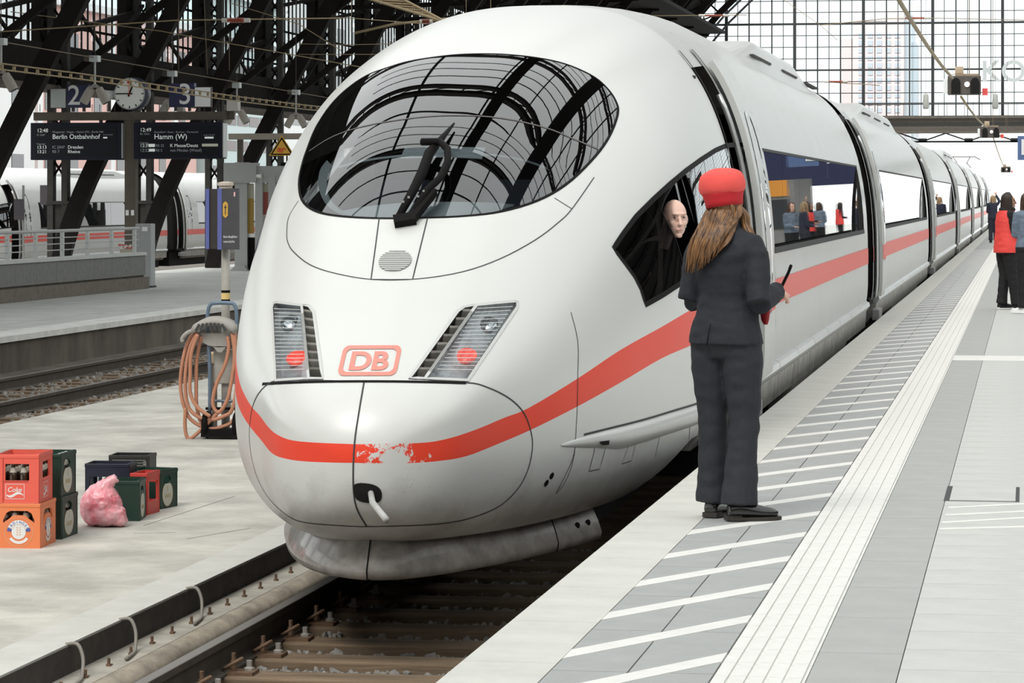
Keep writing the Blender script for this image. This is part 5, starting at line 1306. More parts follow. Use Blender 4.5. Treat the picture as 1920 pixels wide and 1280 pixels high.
ob('hook', MB().tube(smoothpoly([hq(175, 265, -.1), hq(120, 290, -.11), (hq(80, 335, -.11)), hq(85, 365, -.11)], False, 4), .022, 7), M_saddle, tr, smooth=True)
# orange hose
M_hose = mat('hose_orange', (.55, .25, .15), .55, noise=.15, nscale=5)
ho = thing('water_hose', (hz(395, 815).x, YH2 - .1, IZ), 'orange rubber hose hanging in long loops from the trolley saddle', 'hose')
LO = [[(185, 270), (110, 380), (65, 560), (50, 740), (75, 900), (130, 1020), (230, 1090), (330, 1110), (430, 1085), (500, 1040), (560, 900), (560, 500), (500, 270)],
      [(200, 290), (140, 420), (105, 600), (100, 780), (130, 930), (220, 1010), (330, 1030), (430, 1000), (500, 940), (540, 700), (520, 280)],
      [(215, 300), (160, 460), (150, 640), (150, 800), (210, 920), (320, 1000)], [(228, 320), (190, 520), (185, 760), (190, 920), (230, 1060), (330, 1140), (440, 1160), (520, 1120)],
      [(460, 320), (470, 420), (440, 560), (380, 690), (345, 800), (335, 900), (360, 955), (390, 965), (440, 900), (480, 780), (520, 500), (500, 290)],
      [(100, 930), (95, 1080), (110, 1170), (150, 1188), (230, 1120), (320, 1030), (380, 970), (410, 965)]]
for i, P in enumerate(LO): ob('hose_loop', MB().tube([hq(x, y, -.05 - .035 * (i % 3) + (.04 if i == 5 else 0)) for x, y in smoothpoly(P, False, 6)], .0195, 8), M_hose, ho, smooth=True)
p = hq(230, 525, .1); o = thing('valve_stub', (p.x, p.y, IZ), 'pale wooden block standing behind the hose trolley', 'block'); ob('block', MB().b2((p.x - .06, p.y + .3, p.z - .06), (p.x + .06, p.y + .4, p.z + .06)), mat('stub_tan', (.5, .38, .26), .7), o, bevel=.02); ob('stake', MB().b2((p.x - .02, p.y + .32, IZ), (p.x + .02, p.y + .38, p.z)), M_conc, o)

# ================================================================ crates, bottles and bag
from mathutils.geometry import tessellate_polygon
def wall(outer, holes, th):
    """panel in the XZ plane at y in [0, th] with holes"""
    loops = [[Vector((x, z, 0)) for x, z in L] for L in [outer] + holes]; flat = [p for L in loops for p in L]; tris = tessellate_polygon(loops)
    mb = MB(); n = len(flat); vs = [(p.x, 0, p.y) for p in flat] + [(p.x, th, p.y) for p in flat]; fs = []
    for t in tris:
        a, b, c = [flat[i] for i in t]
        if (b - a).cross(c - a).z < 0: t = (t[0], t[2], t[1])
        fs += [tuple(t), tuple(n + i for i in reversed(t))]
    o = 0
    for L in loops:
        k = len(L); fs += [(o + i, o + (i + 1) % k, n + o + (i + 1) % k, n + o + i) for i in range(k)]; o += k
    return mb.add(vs, fs)
def rect(x0, z0, x1, z1): return [(x0, z0), (x1, z0), (x1, z1), (x0, z1)]
def ell(cx, cz, rx, rz, n=20): return [(cx + rx * math.cos(2 * PI * k / n), cz + rz * math.sin(2 * PI * k / n)) for k in range(n)]
def xf(mb, M): mb.v = [M @ v for v in mb.v]; return mb
def crate(px, rz, w, d, h, m, style, lab, z=IZ, corner=True, grp=None):
    P = on_z(px[0], px[1], z) if not isinstance(px, Vector) else px
    r = thing('bottle_crate', (P.x, P.y, z), lab, 'crate', grp, rz)
    # local: x in [-w, 0] along the front, y in [0, d] back; front-right corner at the origin
    t = .016; o = [(-w, 0), (0, 0), (0, h), (-w, h)]
    fh, sh = [], []
    if style == 'cola': fh = [rect(-w * .78, h * .46, -w * .22, h * .80)]; sh = [rect(-d * .82, h * .48, -d * .3, h * .82)]
    if style == 'erd':
        arc = lambda W_, cx: [(cx - W_, h * .56), (cx - W_ * .6, h * .66)] + [(cx + W_ * .5 * math.cos(a), h * .66 + .012 + .01 * math.sin(a)) for a in [PI * (1 - k / 6) for k in range(1, 6)]] + [(cx + W_ * .6, h * .66), (cx + W_, h * .56), (cx + W_, h * .62), (cx + W_ * .8, h * .78), (cx + W_ * .55, h * .83), (cx - W_ * .55, h * .83), (cx - W_ * .8, h * .78), (cx - W_, h * .62)]
        fh = [arc(w * .37, -w * .5)]; sh = [arc(d * .3, -d * .5)]
    if style == 'oval': fh = [ell(-w * .74, h * .74, w * .15, h * .12)]; sh = [ell(-d * .45, h * .72, d * .20, h * .13)]
    if style == 'slots': fh = [rect(-w * .62, h * .28, -w * .34, h * .74), rect(-w * .9, h * .28, -w * .7, h * .74), rect(-w * .26, h * .28, -w * .1, h * .74)]; sh = [rect(-d * .8, h * .3, -d * .55, h * .72), rect(-d * .4, h * .3, -d * .15, h * .72)]
    if style == 'open': fh = [rect(-w * .85, h * .30, -w * .15, h * .72)]; sh = [rect(-d * .85, h * .32, -d * .2, h * .78)]
    if style == 'ribs': fh = []; sh = []
    F = ob('side_panel', wall(o, fh, t), m, r, world=False, bevel=.003)
    bk = wall(o, fh, t); ob('side_panel', xf(bk, Matrix.Translation((0, d - t, 0))), m, r, world=False)
    so = [(-d + t, 0), (-t, 0), (-t, h), (-d + t, h)]
    Rr = Matrix(((0, -1, 0, 0), (-1, 0, 0, 0), (0, 0, 1, 0), (0, 0, 0, 1)))   # local x(-d..0) -> y, thickness inwards
    S = ob('side_panel', xf(wall(so, sh, t), Rr), m, r, world=False, bevel=.003); S.data.flip_normals()
    S2 = ob('side_panel', xf(wall(so, sh, t), Matrix.Translation((-w + t, 0, 0)) @ Rr), m, r, world=False); S2.data.flip_normals()
    ob('crate_floor', MB().b2((-w + t, t, .005), (-t, d - t, .02)), m, r, world=False)
    rm = MB()
    for a, b in (((-w - .004, -.004), (.004, .012)), ((-w - .004, d - .012), (.004, d + .004)), ((-w - .004, .012), (-w + .012, d - .012)), ((-.012, .012), (.004, d - .012))): rm.b2((a[0], a[1], h - .028), (b[0], b[1], h))
    ob('rim', rm, m, r, world=False, bevel=.004)
    ff = lambda x, z: frame((x, -.0015, z), FX, FZ)                      # print on the front
    fs = lambda y, z: frame((.0015, y, z), Vector((0, 1, 0)), FZ)        # print on the right side
    if style == 'cola':
        mw = mat('print_white', (.85, .80, .78), .6)
        for fn, c, s_ in ((ff, -w * .55, 1.0), (fs, d * .48, 1.0)):
            L = MB(); W2, H2 = .066 * s_, .052
            for a, b in (((-W2, -H2), (W2, -H2 + .003)), ((-W2, H2 - .003), (W2, H2)), ((-W2, -H2), (-W2 + .003, H2)), ((W2 - .003, -H2), (W2, H2))): L.add([fn(c, h * .235) @ Vector((x, y, 0)) for x, y in ((a[0], a[1]), (b[0], a[1]), (b[0], b[1]), (a[0], b[1]))], [(0, 1, 2, 3)])
            wv = [(-W2 + .006 + (2 * W2 - .012) * k / 12, -.022 + .012 * math.sin(k / 12 * 2 * PI + 3.4) * 1) for k in range(13)]
            for k in range(12): th0, th1 = .008 * math.sin(PI * (12 - k) / 13) + .002, .008 * math.sin(PI * (11 - k) / 13) + .002; L.add([fn(c, h * .235) @ Vector(q) for q in ((wv[k][0], wv[k][1] - th0, 0), (wv[k + 1][0], wv[k + 1][1] - th1, 0), (wv[k + 1][0], wv[k + 1][1] + th1, 0), (wv[k][0], wv[k][1] + th0, 0))], [(0, 1, 2, 3)])
            ob('printed_frame', L, mw, r, world=False); ob('printed_name', text_mesh('Coke', .046 * s_, fn(c - .004, h * .235 + .012), shear=.25, bold=.0006), mw, r, world=False)
        ob('groove', MB().b2((-w * .84, -.003, h * .02), (-w * .82, .0, h * .95)).b2((-w * .83, -.003, h * .93), (-w * .2, 0, h * .95)).b2((-w * .83, -.004, h * .44), (-w * .24, 0, h * .455)), mat('crate_red_dark', (.5, .06, .04), .5), r, world=False)
    if style == 'erd':
        for fn, c, s_ in ((ff, -w * .5, 1.0), (fs, d * .5, .95)):
            M4 = fn(c, h * .36); sq = lambda q: M4 @ Vector((q[0] * s_, q[1], q[2]))
            n = 28
            def disc(rad, dz, cy=0): return MB().add([sq((rad * math.cos(2 * PI * k / n), cy + rad * math.sin(2 * PI * k / n), dz)) for k in range(n)], [tuple(range(n))])
            def arcs(r0, r1, a0, a1, dz, kk=14): return MB().add([sq((R1 * math.cos(a), R1 * math.sin(a), dz)) for q in range(kk + 1) for R1 in (r0, r1) for a in (math.radians(a0 + (a1 - a0) * q / kk),)], [(2 * q, 2 * q + 1, 2 * q + 3, 2 * q + 2) for q in range(kk)])
            ob('logo_ring', arcs(.098, .102, 0, 360, .0005, 28), mat('logo_tan', (.75, .40, .22), .6), r, world=False)
            ob('logo_band', arcs(.052, .083, 8, 172, .0008), M_signw, r, world=False); ob('logo_tips', MB().add(*(lambda A, B: (A.v + B.v, A.f + [tuple(i + len(A.v) for i in f) for f in B.f]))(arcs(.052, .083, 4, 22, .0012, 4), arcs(.052, .083, 158, 176, .0012, 4))), mat('logo_blue', (.08, .12, .35), .5), r, world=False)
            ob('logo_centre', disc(.05, .001), M_signw, r, world=False); ob('logo_base', arcs(.062, .082, 215, 325, .0008), M_signw, r, world=False)
            tx = MB(); word = 'ERDINGER'
            for i, chh in enumerate(word):
                a = math.radians(158 - 136 * i / (len(word) - 1)); T_ = text_mesh(chh, .026, Matrix.Identity(4), bold=.0005); Rq = Matrix.Rotation(a - PI / 2, 4, 'Z'); tx.add([sq(tuple((Matrix.Translation((.067 * math.cos(a), .067 * math.sin(a), .0016)) @ Rq) @ v)) for v in T_.v], T_.f)
            ob('logo_name', tx, mat('logo_blue', (.08, .12, .35), .5), r, world=False)
            wh = MB()
            for k in range(4):
                for sx in (-1, 1): y = -.025 + .016 * k; wh.add([sq(q) for q in ((sx * .004, y, .0015), (sx * .016, y + .008, .0015), (sx * .014, y + .014, .0015), (sx * .003, y + .006, .0015))], [(0, 1, 2, 3)])
            ob('logo_wheat', wh, mat('logo_tan', (.75, .4, .22), .6), r, world=False)
    if style == 'oval':
        mc = mat('label_cream', (.62, .62, .55), .6); mg = mat('label_gold', (.50, .38, .16), .5)
        for fn, c, rx in ((fs, d * .45, d * .27), (ff, -w * .74, w * .25)):
            M4 = fn(c, h * .37); n = 24
            def oval(f, dz):
                q = []
                for k in range(n):
                    a = 2 * PI * k / n; x = rx * f * math.cos(a) * (1 if math.sin(a) < 0 else 1); y = h * .31 * f * math.sin(a)
                    if y > h * .27: continue
                    q.append(M4 @ Vector((x, y, dz)))
                return MB().add(q, [tuple(range(len(q)))])
            ob('label_edge', oval(1.06, .0006), mg, r, world=False); ob('label', oval(1.0, .0012), mc, r, world=False)
            sq_ = MB()
            for k in range(7): x = -rx * .55 + rx * .17 * k; sq_.add([M4 @ Vector(q) for q in ((x, -.03, .002), (x + rx * .09, -.03, .002), (x + rx * .13, -.006 + .01 * (k % 2), .002), (x + rx * .05, -.006 + .012 * ((k + 1) % 2), .002))], [(0, 1, 2, 3)])
            sq_.add([M4 @ Vector(q) for q in ((-.004, .02, .002), (.004, .02, .002), (.006, .06, .002), (-.006, .06, .002))], [(0, 1, 2, 3)])
            ob('label_print', sq_, mg, r, world=False)
    if style == 'ribs':
        for k in range(3): ob('rib', MB().b2((-w * .92, -.006, h * (.72 + .07 * k)), (-w * .08, 0, h * (.75 + .07 * k))), mat('rib_grey', (.12, .12, .11), .6), r, world=False)
        for x in (-w * .95, -w * .10): ob('corner_pad', MB().b2((x - .012, -.006, h * .72), (x + .012, 0, h * .85)), mat('pad_grey', (.2, .2, .18), .6), r, world=False)
        ob('badge', MB().b2((-w * .62, -.004, h * .60), (-w * .35, 0, h * .66)), mat('pad_pale', (.5, .5, .46), .6), r, world=False)
    return r
C_red = mat('crate_red', (.85, .13, .09), .45); C_or = mat('crate_orange', (.85, .24, .09), .45); C_gr = mat('crate_green', (.012, .045, .03), .45, noise=.2); C_nv = mat('crate_navy', (.014, .016, .035), .45); C_bk = mat('crate_black', (.016, .016, .015), .5); C_rd2 = mat('crate_red_deep', (.62, .06, .045), .45)
RZ = .08
cE = crate((75, 1028), RZ - .02, .30, .42, .31, C_or, 'erd', 'orange beer crate with round logo at the bottom of the front stack')
pc = on_z(75, 1028, IZ)
cC = crate(Vector((pc.x - .012, pc.y + .005, IZ + .312)), RZ + .01, .30, .42, .335, C_red, 'cola', 'red cola crate full of bottles on top of the orange crate', z=IZ + .312)
pg1 = on_z(115, 1011, IZ)
G1 = crate(pg1, .02, .30, .40, .30, C_gr, 'oval', 'lower dark green beer crate beside the pink bag', z=IZ)
G2 = crate(Vector((pg1.x - .01, pg1.y + .004, IZ + .302)), .03, .30, .40, .30, C_gr, 'oval', 'upper dark green beer crate stacked beside the cola crate', z=IZ + .302)
crate((261, 977), .14, .30, .34, .30, C_gr, 'oval', 'dark green beer crate holding a loose bottle beside the pink bag')
crate(on_z(275, 966, IZ) + Vector((-.155, .05, 0)), RZ, .34, .28, .385, C_nv, 'slots', 'navy crate with upright slots behind the pink bag')
crate((279, 925), RZ, .33, .30, .31, C_bk, 'ribs', 'black ribbed crate behind the navy crate')
crate((275, 966), -.05, .13, .30, .32, C_rd2, 'open', 'deep red crate between the two green crates')
crate((298, 955), -.22, .30, .30, .30, C_gr, 'oval', 'dark green beer crate at the far end of the row')
# bottles
M_bot = mat('bottle_brown', (.035, .018, .010), .12, coat=.6); M_botc = mat('bottle_dark', (.012, .010, .009), .1, coat=.6); M_lab = mat('bottle_label', (.42, .40, .34), .6)
bproto = None
def bottles(cr, w, d, h, nx, ny, zb, lab, grp, m, pick):
    global bproto
    for i in range(nx):
        for j in range(ny):
            if not pick(i, j): continue
            p = Matrix.Rotation(cr.rotation_euler.z, 3, 'Z') @ Vector((-w + w * (i + .5) / nx, d * (j + .5) / ny, zb)); hh = h
            if bproto is None:
                bproto = thing('beer_bottle', (0, 0, 0), lab, 'bottle', grp)
                ob('glass', MB().lathe([(.028, 0), (.031, .01), (.031, .15), (.026, .185), (.014, .22), (.0125, .255), (.015, .258), (.015, .268)], 12), M_bot, bproto, world=False, smooth=True)
                ob('cap', MB().lathe([(.0155, .266), (.0155, .274), (.011, .277)], 12), M_silver, bproto, world=False); ob('label', MB().lathe([(.0315, .05), (.0315, .12)], 12, cap=False), M_lab, bproto, world=False); ob('neck_label', MB().lathe([(.0265, .186), (.0155, .22)], 12, cap=False), M_lab, bproto, world=False); b = bproto
            else: b = dup(bproto)
            tag(b, lab, 'bottle', grp); b.location = cr.location + p
bottles(cC, .30, .42, .27, 4, 5, .022, 'dark capped bottle with pale label inside the red cola crate', 'bottles in the cola crate', M_botc, lambda i, j: True)
bottles(cE, .30, .42, .27, 4, 5, .022, 'brown beer bottle standing inside the orange beer crate', 'bottles in the orange crate', M_bot, lambda i, j: True)
bottles(G2, .30, .40, .27, 4, 5, .022, 'beer bottle standing inside the upper green crate', 'bottles in the upper green crate', M_bot, lambda i, j: i == 3 and j < 4)
bottles(G1, .30, .40, .27, 4, 5, .022, 'beer bottle standing inside the lower green crate', 'bottles in the lower green crate', M_bot, lambda i, j: i == 3 and j < 4)
# pink rubbish bag
pb = on_z(183, 990, IZ); bag = thing('rubbish_bag', (pb.x, pb.y + .14, IZ), 'knotted translucent pink plastic bag full of rubbish', 'bag')
def blobmesh(name, mb, vox, it=6):
    me = mb.mesh(name); o = bpy.data.objects.new('tmp', me)
    r_ = o.modifiers.new('r', 'REMESH'); r_.mode = 'VOXEL'; r_.voxel_size = vox; s = o.modifiers.new('s', 'SMOOTH'); s.iterations = it; s.factor = .5
    out = evalmesh(o); out.name = name
    bpy.data.objects.remove(o); bpy.data.meshes.remove(me); out.polygons.foreach_set('use_smooth', [True] * len(out.polygons)); return out
def ellip(mb, c, r, M=None, n=12, k=8):
    prof = [(math.sin(PI * i / k), -math.cos(PI * i / k)) for i in range(k + 1)]; prof[0] = (.02, -1); prof[-1] = (.02, 1)
    q = MB().lathe(prof, n); S = Matrix.Diagonal(r)
    vs = [(M @ (S @ v) if M else S @ v) + Vector(c) for v in q.v]; mb.add(vs, q.f); return mb
mb = MB(); ellip(mb, (-.02, 0, .16), (.155, .15, .15)); ellip(mb, (.02, -.01, .09), (.16, .14, .095)); ellip(mb, (-.06, 0, .12), (.115, .13, .12)); ellip(mb, (.12, -.02, .045), (.07, .08, .045))
mb.tube([(-.0, 0, .25), (.035, 0, .315), (.07, 0, .345), (.10, 0, .36)], [.11, .05, .03, .036], 10)
me = blobmesh('bag_skin', mb, .012, 4); rnd = random.Random(5)
from mathutils import noise as mnoise
NV = [v.normal.copy() for v in me.vertices]
for v, nn in zip(me.vertices, NV):
    n = mnoise.noise(v.co * 14) * .010 + (.3 - abs(mnoise.noise(v.co * 26))) * .016 + mnoise.noise(v.co * 60) * .004; v.co += nn * n; v.co.z = max(v.co.z, .003)
M_bag = mat('pink_film', (.93, .58, .62), .35, noise=.35, nscale=7, col2=(.78, .13, .18), coat=.3, bump=.8, bscale=22)  # pale pink in the colour noise stands for highlights on the film
ob('bag_skin', me, M_bag, bag, world=False)
ob('knot', MB().tube([(.05, -.03, .325), (.06, .0, .35), (.075, .03, .33), (.065, .0, .30), (.05, -.03, .325)], .012, 7), mat('pink_knot', (.85, .2, .22), .4), bag, world=False, smooth=True)

# ================================================================ people
def hand(mb, wrist, d, up, s=1., curl=.5, thumb=1):
    """palm, four bent fingers of different lengths and a thumb, rooted at the wrist"""
    d = Vector(d).normalized(); up = (Vector(up) - d * Vector(up).dot(d)).normalized(); sd = d.cross(up); W_ = Vector(wrist)
    B = Matrix((sd, d, up)).transposed()
    ellip(mb, W_ + d * .045 * s, (.038 * s, .052 * s, .017 * s), B)
    for k, (x, L) in enumerate(((-.03, .068), (-.010, .080), (.011, .075), (.031, .058))):
        p = W_ + d * .085 * s + sd * x * s; P = [p - d * .02 * s]; a = 0
        for q in range(3): P.append(P[-1] + (d * math.cos(a) - up * math.sin(a)) * (L * s * (.5, .3, .25)[q] + (.02 * s if q == 0 else 0))); a += curl * (1.1, 1.2, 1)[q]
        mb.tube(P, [.0088 * s, .0082 * s, .0076 * s, .0055 * s], 7)
    p = W_ + d * .025 * s - sd * .03 * s * thumb
    mb.tube([p, p + (d * .02 - sd * .022 * thumb - up * .008) * s, p + (d * .05 - sd * .026 * thumb - up * .022) * s, p + (d * .068 - sd * .014 * thumb - up * .034) * s], [.014 * s, .012 * s, .0105 * s, .008 * s], 7)
def ering(cx, cy, z, rx, ry, n=20, tilt=0., e=2.3):
    o = []
    for k in range(n):
        a = 2 * PI * k / n; c, s = math.cos(a), math.sin(a); o.append(Vector((cx + rx * math.copysign(abs(c) ** (2 / e), c), cy + ry * math.copysign(abs(s) ** (2 / e), s), z + tilt * s)))
    return o
def figure(J, skin, vox=.008, hands=True, face=False, hc=(.5, .5)):
    """one continuous body from joints in local space"""
    mb = MB(); V = {k: Vector(v) for k, v in J.items()}; pz = V['pelvis'].z; cz = V['chest'].z
    mb.loft([ering(V['pelvis'].x, V['pelvis'].y, pz - .10, .10, .08), ering(V['pelvis'].x, V['pelvis'].y, pz, .145, .105), ering(*(V['pelvis'].lerp(V['chest'], .5))[:2], pz + (cz - pz) * .5, .115, .085), ering(V['chest'].x, V['chest'].y, cz, .14, .10), ering(V['chest'].x, V['chest'].y, cz + .10, .12, .065), ering(V['neck'].x, V['neck'].y, V['neck'].z, .055, .055)])
    mb.tube([V['neck'] - Vector((0, 0, .05)), V['neck'].lerp(V['head'], .5), V['head']], [.058, .052, .05], 12)
    h = V['head']; hd = Vector(J.get('face', (0, 1, 0))).normalized(); Rh = Matrix((hd.cross(Vector((0, 0, 1))).normalized(), hd, Vector((0, 0, 1)))).transposed()
    ellip(mb, h + Vector((0, 0, .02)) - hd * .01, (.074, .092, .098), Rh, 20, 14); ellip(mb, h + hd * .022 - Vector((0, 0, .045)), (.056, .066, .068), Rh, 16, 10)
    if face:
        mb.tube([h + hd * .078 + Vector((0, 0, .028)), h + hd * .098 + Vector((0, 0, .0)), h + hd * .110 - Vector((0, 0, .022)), h + hd * .085 - Vector((0, 0, .030))], [.008, .012, .016, .012], 8)
        ellip(mb, h + hd * .075 - Vector((0, 0, .095)), (.022, .018, .016), Rh); sd = Rh @ Vector((1, 0, 0))
        ellip(mb, h + hd * .080 + Vector((0, 0, .040)), (.05, .014, .010), Rh)
        for s in (-1, 1): ellip(mb, h + sd * s * .072 - Vector((0, 0, .005)), (.012, .020, .032), Rh); ellip(mb, h + hd * .06 + sd * s * .038 - Vector((0, 0, .02)), (.02, .022, .022), Rh)
        for z in (-.054, -.066): ellip(mb, h + hd * .088 + Vector((0, 0, z)), (.022, .008, .006), Rh)
    for s in 'LR':
        mb.tube([V['sh' + s], V['sh' + s].lerp(V['el' + s], .5), V['el' + s]], [.040, .038, .034], 10); mb.tube([V['el' + s], V['el' + s].lerp(V['wr' + s], .35), V['wr' + s]], [.034, .034, .024], 10)
        mb.tube([V['chest'] + Vector((0, 0, .07)), V['sh' + s] - Vector((0, 0, .02))], [.05, .038], 10)
        d = (V['wr' + s] - V['el' + s]).normalized()
        if hands: hand(mb, V['wr' + s], J.get('hd' + s, d), J.get('hu' + s, (0, 0, 1)), 1., hc[0 if s == 'L' else 1], 1 if s == 'L' else -1)
        mb.tube([V['hip' + s] + Vector((0, 0, .03)), V['hip' + s].lerp(V['kn' + s], .4), V['kn' + s]], [.085, .075, .052], 12); mb.tube([V['kn' + s], V['kn' + s].lerp(V['an' + s], .35), V['an' + s]], [.052, .052, .033], 12)
        f = Vector(J.get('ft' + s, (0, 1, 0))).normalized(); mb.tube([V['an' + s] - f * .03, V['an' + s] - Vector((0, 0, .05)) + f * .06, V['an' + s] - Vector((0, 0, .06)) + f * .15], [.036, .032, .022], 10)
    return blobmesh('person', mb, vox, 3)
M_skin = mat('skin', (.72, .43, .33), .5); M_skin2 = mat('skin_tan', (.42, .22, .14), .5)
def shoe(mb, an, f, L=.27, w=.047):
    f = Vector(f).normalized(); s = f.cross(Vector((0, 0, 1))); an = Vector(an); z0 = an.z - .085; rings = []
    for t, ww, h in ((-.06, .6, .05), (-.05, .85, .085), (0, .9, .10), (.06, .95, .075), (.12, 1.0, .058), (.17, .85, .048), (.198, .5, .036)):
        c = an + f * t; c.z = z0; rings.append([c + s * ww * w * x + Vector((0, 0, .012 + h * z)) for x, z in ((-1, 0), (1, 0), (1, .5), (.75, .85), (0, 1), (-.75, .85), (-1, .5))])
    mb.loft(rings); return mb
def sole(an, f, w=.05):
    f = Vector(f).normalized(); s = f.cross(Vector((0, 0, 1))); an = Vector(an); z0 = an.z - .085
    o = [(-.066, .6), (-.04, .95), (.1, 1.08), (.17, .92), (.21, .4), (.21, -.4), (.17, -.92), (.1, -1.08), (-.04, -.95), (-.066, -.6)]
    mb = MB().prism([(a, b * w) for a, b in o], Vector((an.x, an.y, z0)), f, -s, .0); mb = MB(); base = [an + f * a + s * b * w for a, b in o]; n = len(o)
    for z in (0, .016): mb.v += [Vector((p.x, p.y, z0 + z)) for p in base]
    mb.f += [tuple(range(n)), tuple(reversed(range(n, 2 * n)))] + [(i, n + i, n + (i + 1) % n, (i + 1) % n) for i in range(n)]; mb.m += [0] * len(mb.f)
    c = an - f * .03; mb.box((c.x, c.y, z0 + .012), (.075, .075, .024), Matrix.Rotation(math.atan2(f.y, f.x), 3, 'Z')); return mb
def trousers(J, r, mat_, flare=1.0, vox=.009, hip=1.0):
    V = {k: Vector(v) for k, v in J.items()}; mb = MB(); p = V['pelvis']
    mb.loft([ering(p.x, p.y, p.z - .13, .145 * hip, .10), ering(p.x, p.y - .01, p.z - .05, .175 * hip, .125), ering(p.x, p.y, p.z + .05, .168 * hip, .118), ering(p.x, p.y, p.z + .13, .145 * hip, .10)])
    for s in 'LR':
        h, k, a = V['hip' + s], V['kn' + s], V['an' + s]
        mb.tube([h + Vector((0, 0, .04)), h.lerp(k, .3), h.lerp(k, .7), k, k.lerp(a, .35), k.lerp(a, .7), k.lerp(a, .93), Vector((a.x, a.y, a.z - .012))], [.105, .102, .088, .076, .076, .072 * flare, .078 * flare, .082 * flare], 16)
    me = blobmesh('trousers', mb, vox, 5); add_folds(me, 9, .006); return ob('trousers', me, mat_, r, world=False)
def add_folds(me, sc, amp):
    NV = [v.normal.copy() for v in me.vertices]
    for v, nn in zip(me.vertices, NV): v.co += nn * (mnoise.noise(Vector((v.co.x * sc, v.co.y * sc, v.co.z * sc * 2.2))) * amp + mnoise.noise(v.co * sc * 3) * amp * .3)
def locks(name, root, strands, mat_, scalp=None):
    mb = MB()
    if scalp: H, f = Vector(scalp[0]), Vector(scalp[1]).normalized(); ellip(mb, H + Vector((0, 0, .008)) - f * .020, (.080, .085, .098), None, 20, 14)
    for P, w in strands:
        Q = smoothpoly(P, False, 4); n = len(Q); mb.tube(Q, [w * (1 - .75 * (i / (n - 1)) ** 3) for i in range(n)], 7)
    return ob(name, mb, mat_, root, world=False, smooth=True)
def person(label, J, loc, rz, skin, vox=.008, **k):
    me = figure(J, skin, vox, **k); o = ob('person', me, skin, world=False); tag(o, label, 'person'); o.location = loc; o.rotation_euler = (0, 0, rz); return o

# ---- conductor with the red cap (local +Y is where she faces)
M_suit = mat('suit_charcoal', (.017, .019, .027), .8, noise=.25, nscale=40, bump=.08, bscale=320); M_suit2 = mat('trouser_charcoal', (.021, .023, .030), .8, noise=.25, nscale=40, bump=.08, bscale=320)
M_cap = mat('cap_red', (.88, .10, .085), .8, bump=.25, bscale=260); M_band_ = mat('cap_band', (.55, .012, .02), .7, bump=.3, bscale=200)
M_hair = mat('hair_brown', (.32, .155, .055), .42, noise=.5, nscale=11, col2=(.045, .021, .010), stretch=(5, 5, .35)); M_shoe = mat('shoe_black', (.012, .011, .010), .22, coat=.6)
rz = -.42
JC = dict(pelvis=(0, 0, .92), chest=(0, .0, 1.27), neck=(0, .0, 1.43), head=(-.01, .025, 1.545), face=(-.35, 1, 0),
          shL=(-.160, 0, 1.345), elL=(-.205, .0, 1.075), wrL=(-.09, .21, 1.10), shR=(.160, 0, 1.345), elR=(.215, -.05, 1.07), wrR=(.185, .185, 1.12),
          hdR=(-.2, 1, -.1), huR=(.6, 0, .8), hipL=(-.085, 0, .87), knL=(-.085, .015, .50), anL=(-.085, .03, .09), hipR=(.085, 0, .87), knR=(.10, .0, .49), anR=(.105, -.06, .09), ftL=(-.15, 1, 0), ftR=(.62, .6, 0))
L0 = on_z(1362, 972, 0)
cond = person('uniformed person in a red cap and dark suit standing with back turned', JC, (L0.x, L0.y, 0), rz, M_skin, .006, hc=(.7, .9))
trousers(JC, cond, M_suit2, 1.16, .008)
mb = MB()
mb.loft([ering(0, -.005, .86, .195, .135, tilt=.0), ering(0, -.005, .93, .182, .128), ering(0, 0, 1.03, .152, .108), ering(0, 0, 1.10, .143, .10), ering(0, -.005, 1.20, .158, .112), ering(0, -.01, 1.30, .172, .118), ering(0, -.012, 1.355, .170, .10), ering(0, -.008, 1.405, .125, .078), ering(0, 0, 1.45, .07, .062)])
for s in 'LR':
    V = {k: Vector(v) for k, v in JC.items()}; sg = -1 if s == 'L' else 1
    mb.tube([Vector((sg * .06, -.005, 1.372)), V['sh' + s] - Vector((sg * .015, 0, .0)), V['sh' + s] + Vector((sg * .008, 0, -.05)), V['sh' + s].lerp(V['el' + s], .5), V['el' + s] + Vector((0, -.01, -.005))], [.060, .064, .066, .062, .060], 14); mb.tube([V['el' + s] + Vector((0, -.01, -.005)), V['el' + s].lerp(V['wr' + s], .5), V['wr' + s] - (V['wr' + s] - V['el' + s]) * .03], [.060, .055, .048], 14)
me = blobmesh('jacket', mb, .0075, 4); add_folds(me, 10, .0055)
jk = ob('jacket', me, M_suit, cond, world=False)
ob('collar', MB().loft([ering(0, .0, 1.435, .082, .072), ering(0, .0, 1.47, .07, .063), ering(0, .005, 1.47, .062, .055), ering(0, .005, 1.43, .07, .06)], cap=False), M_suit, jk, world=False, smooth=True)
ob('back_vent', MB().tube([(-.03, -.142, .857), (-.024, -.137, .91), (-.014, -.130, .965)], [.0025, .002, .001], 6), M_black, jk, world=False)
for s in 'LR':
    q = Vector(JC['an' + s]); mb = shoe(MB(), q, JC['ft' + s]); so = ob('shoe', mb, M_shoe, cond, world=False, auto=1.0); ss = so.modifiers.new('sub', 'SUBSURF'); ss.levels = 2; ss.render_levels = 2
    ob('shoe_sole', sole(q, JC['ft' + s]), mat('sole_brown', (.03, .025, .02), .6), so, world=False)
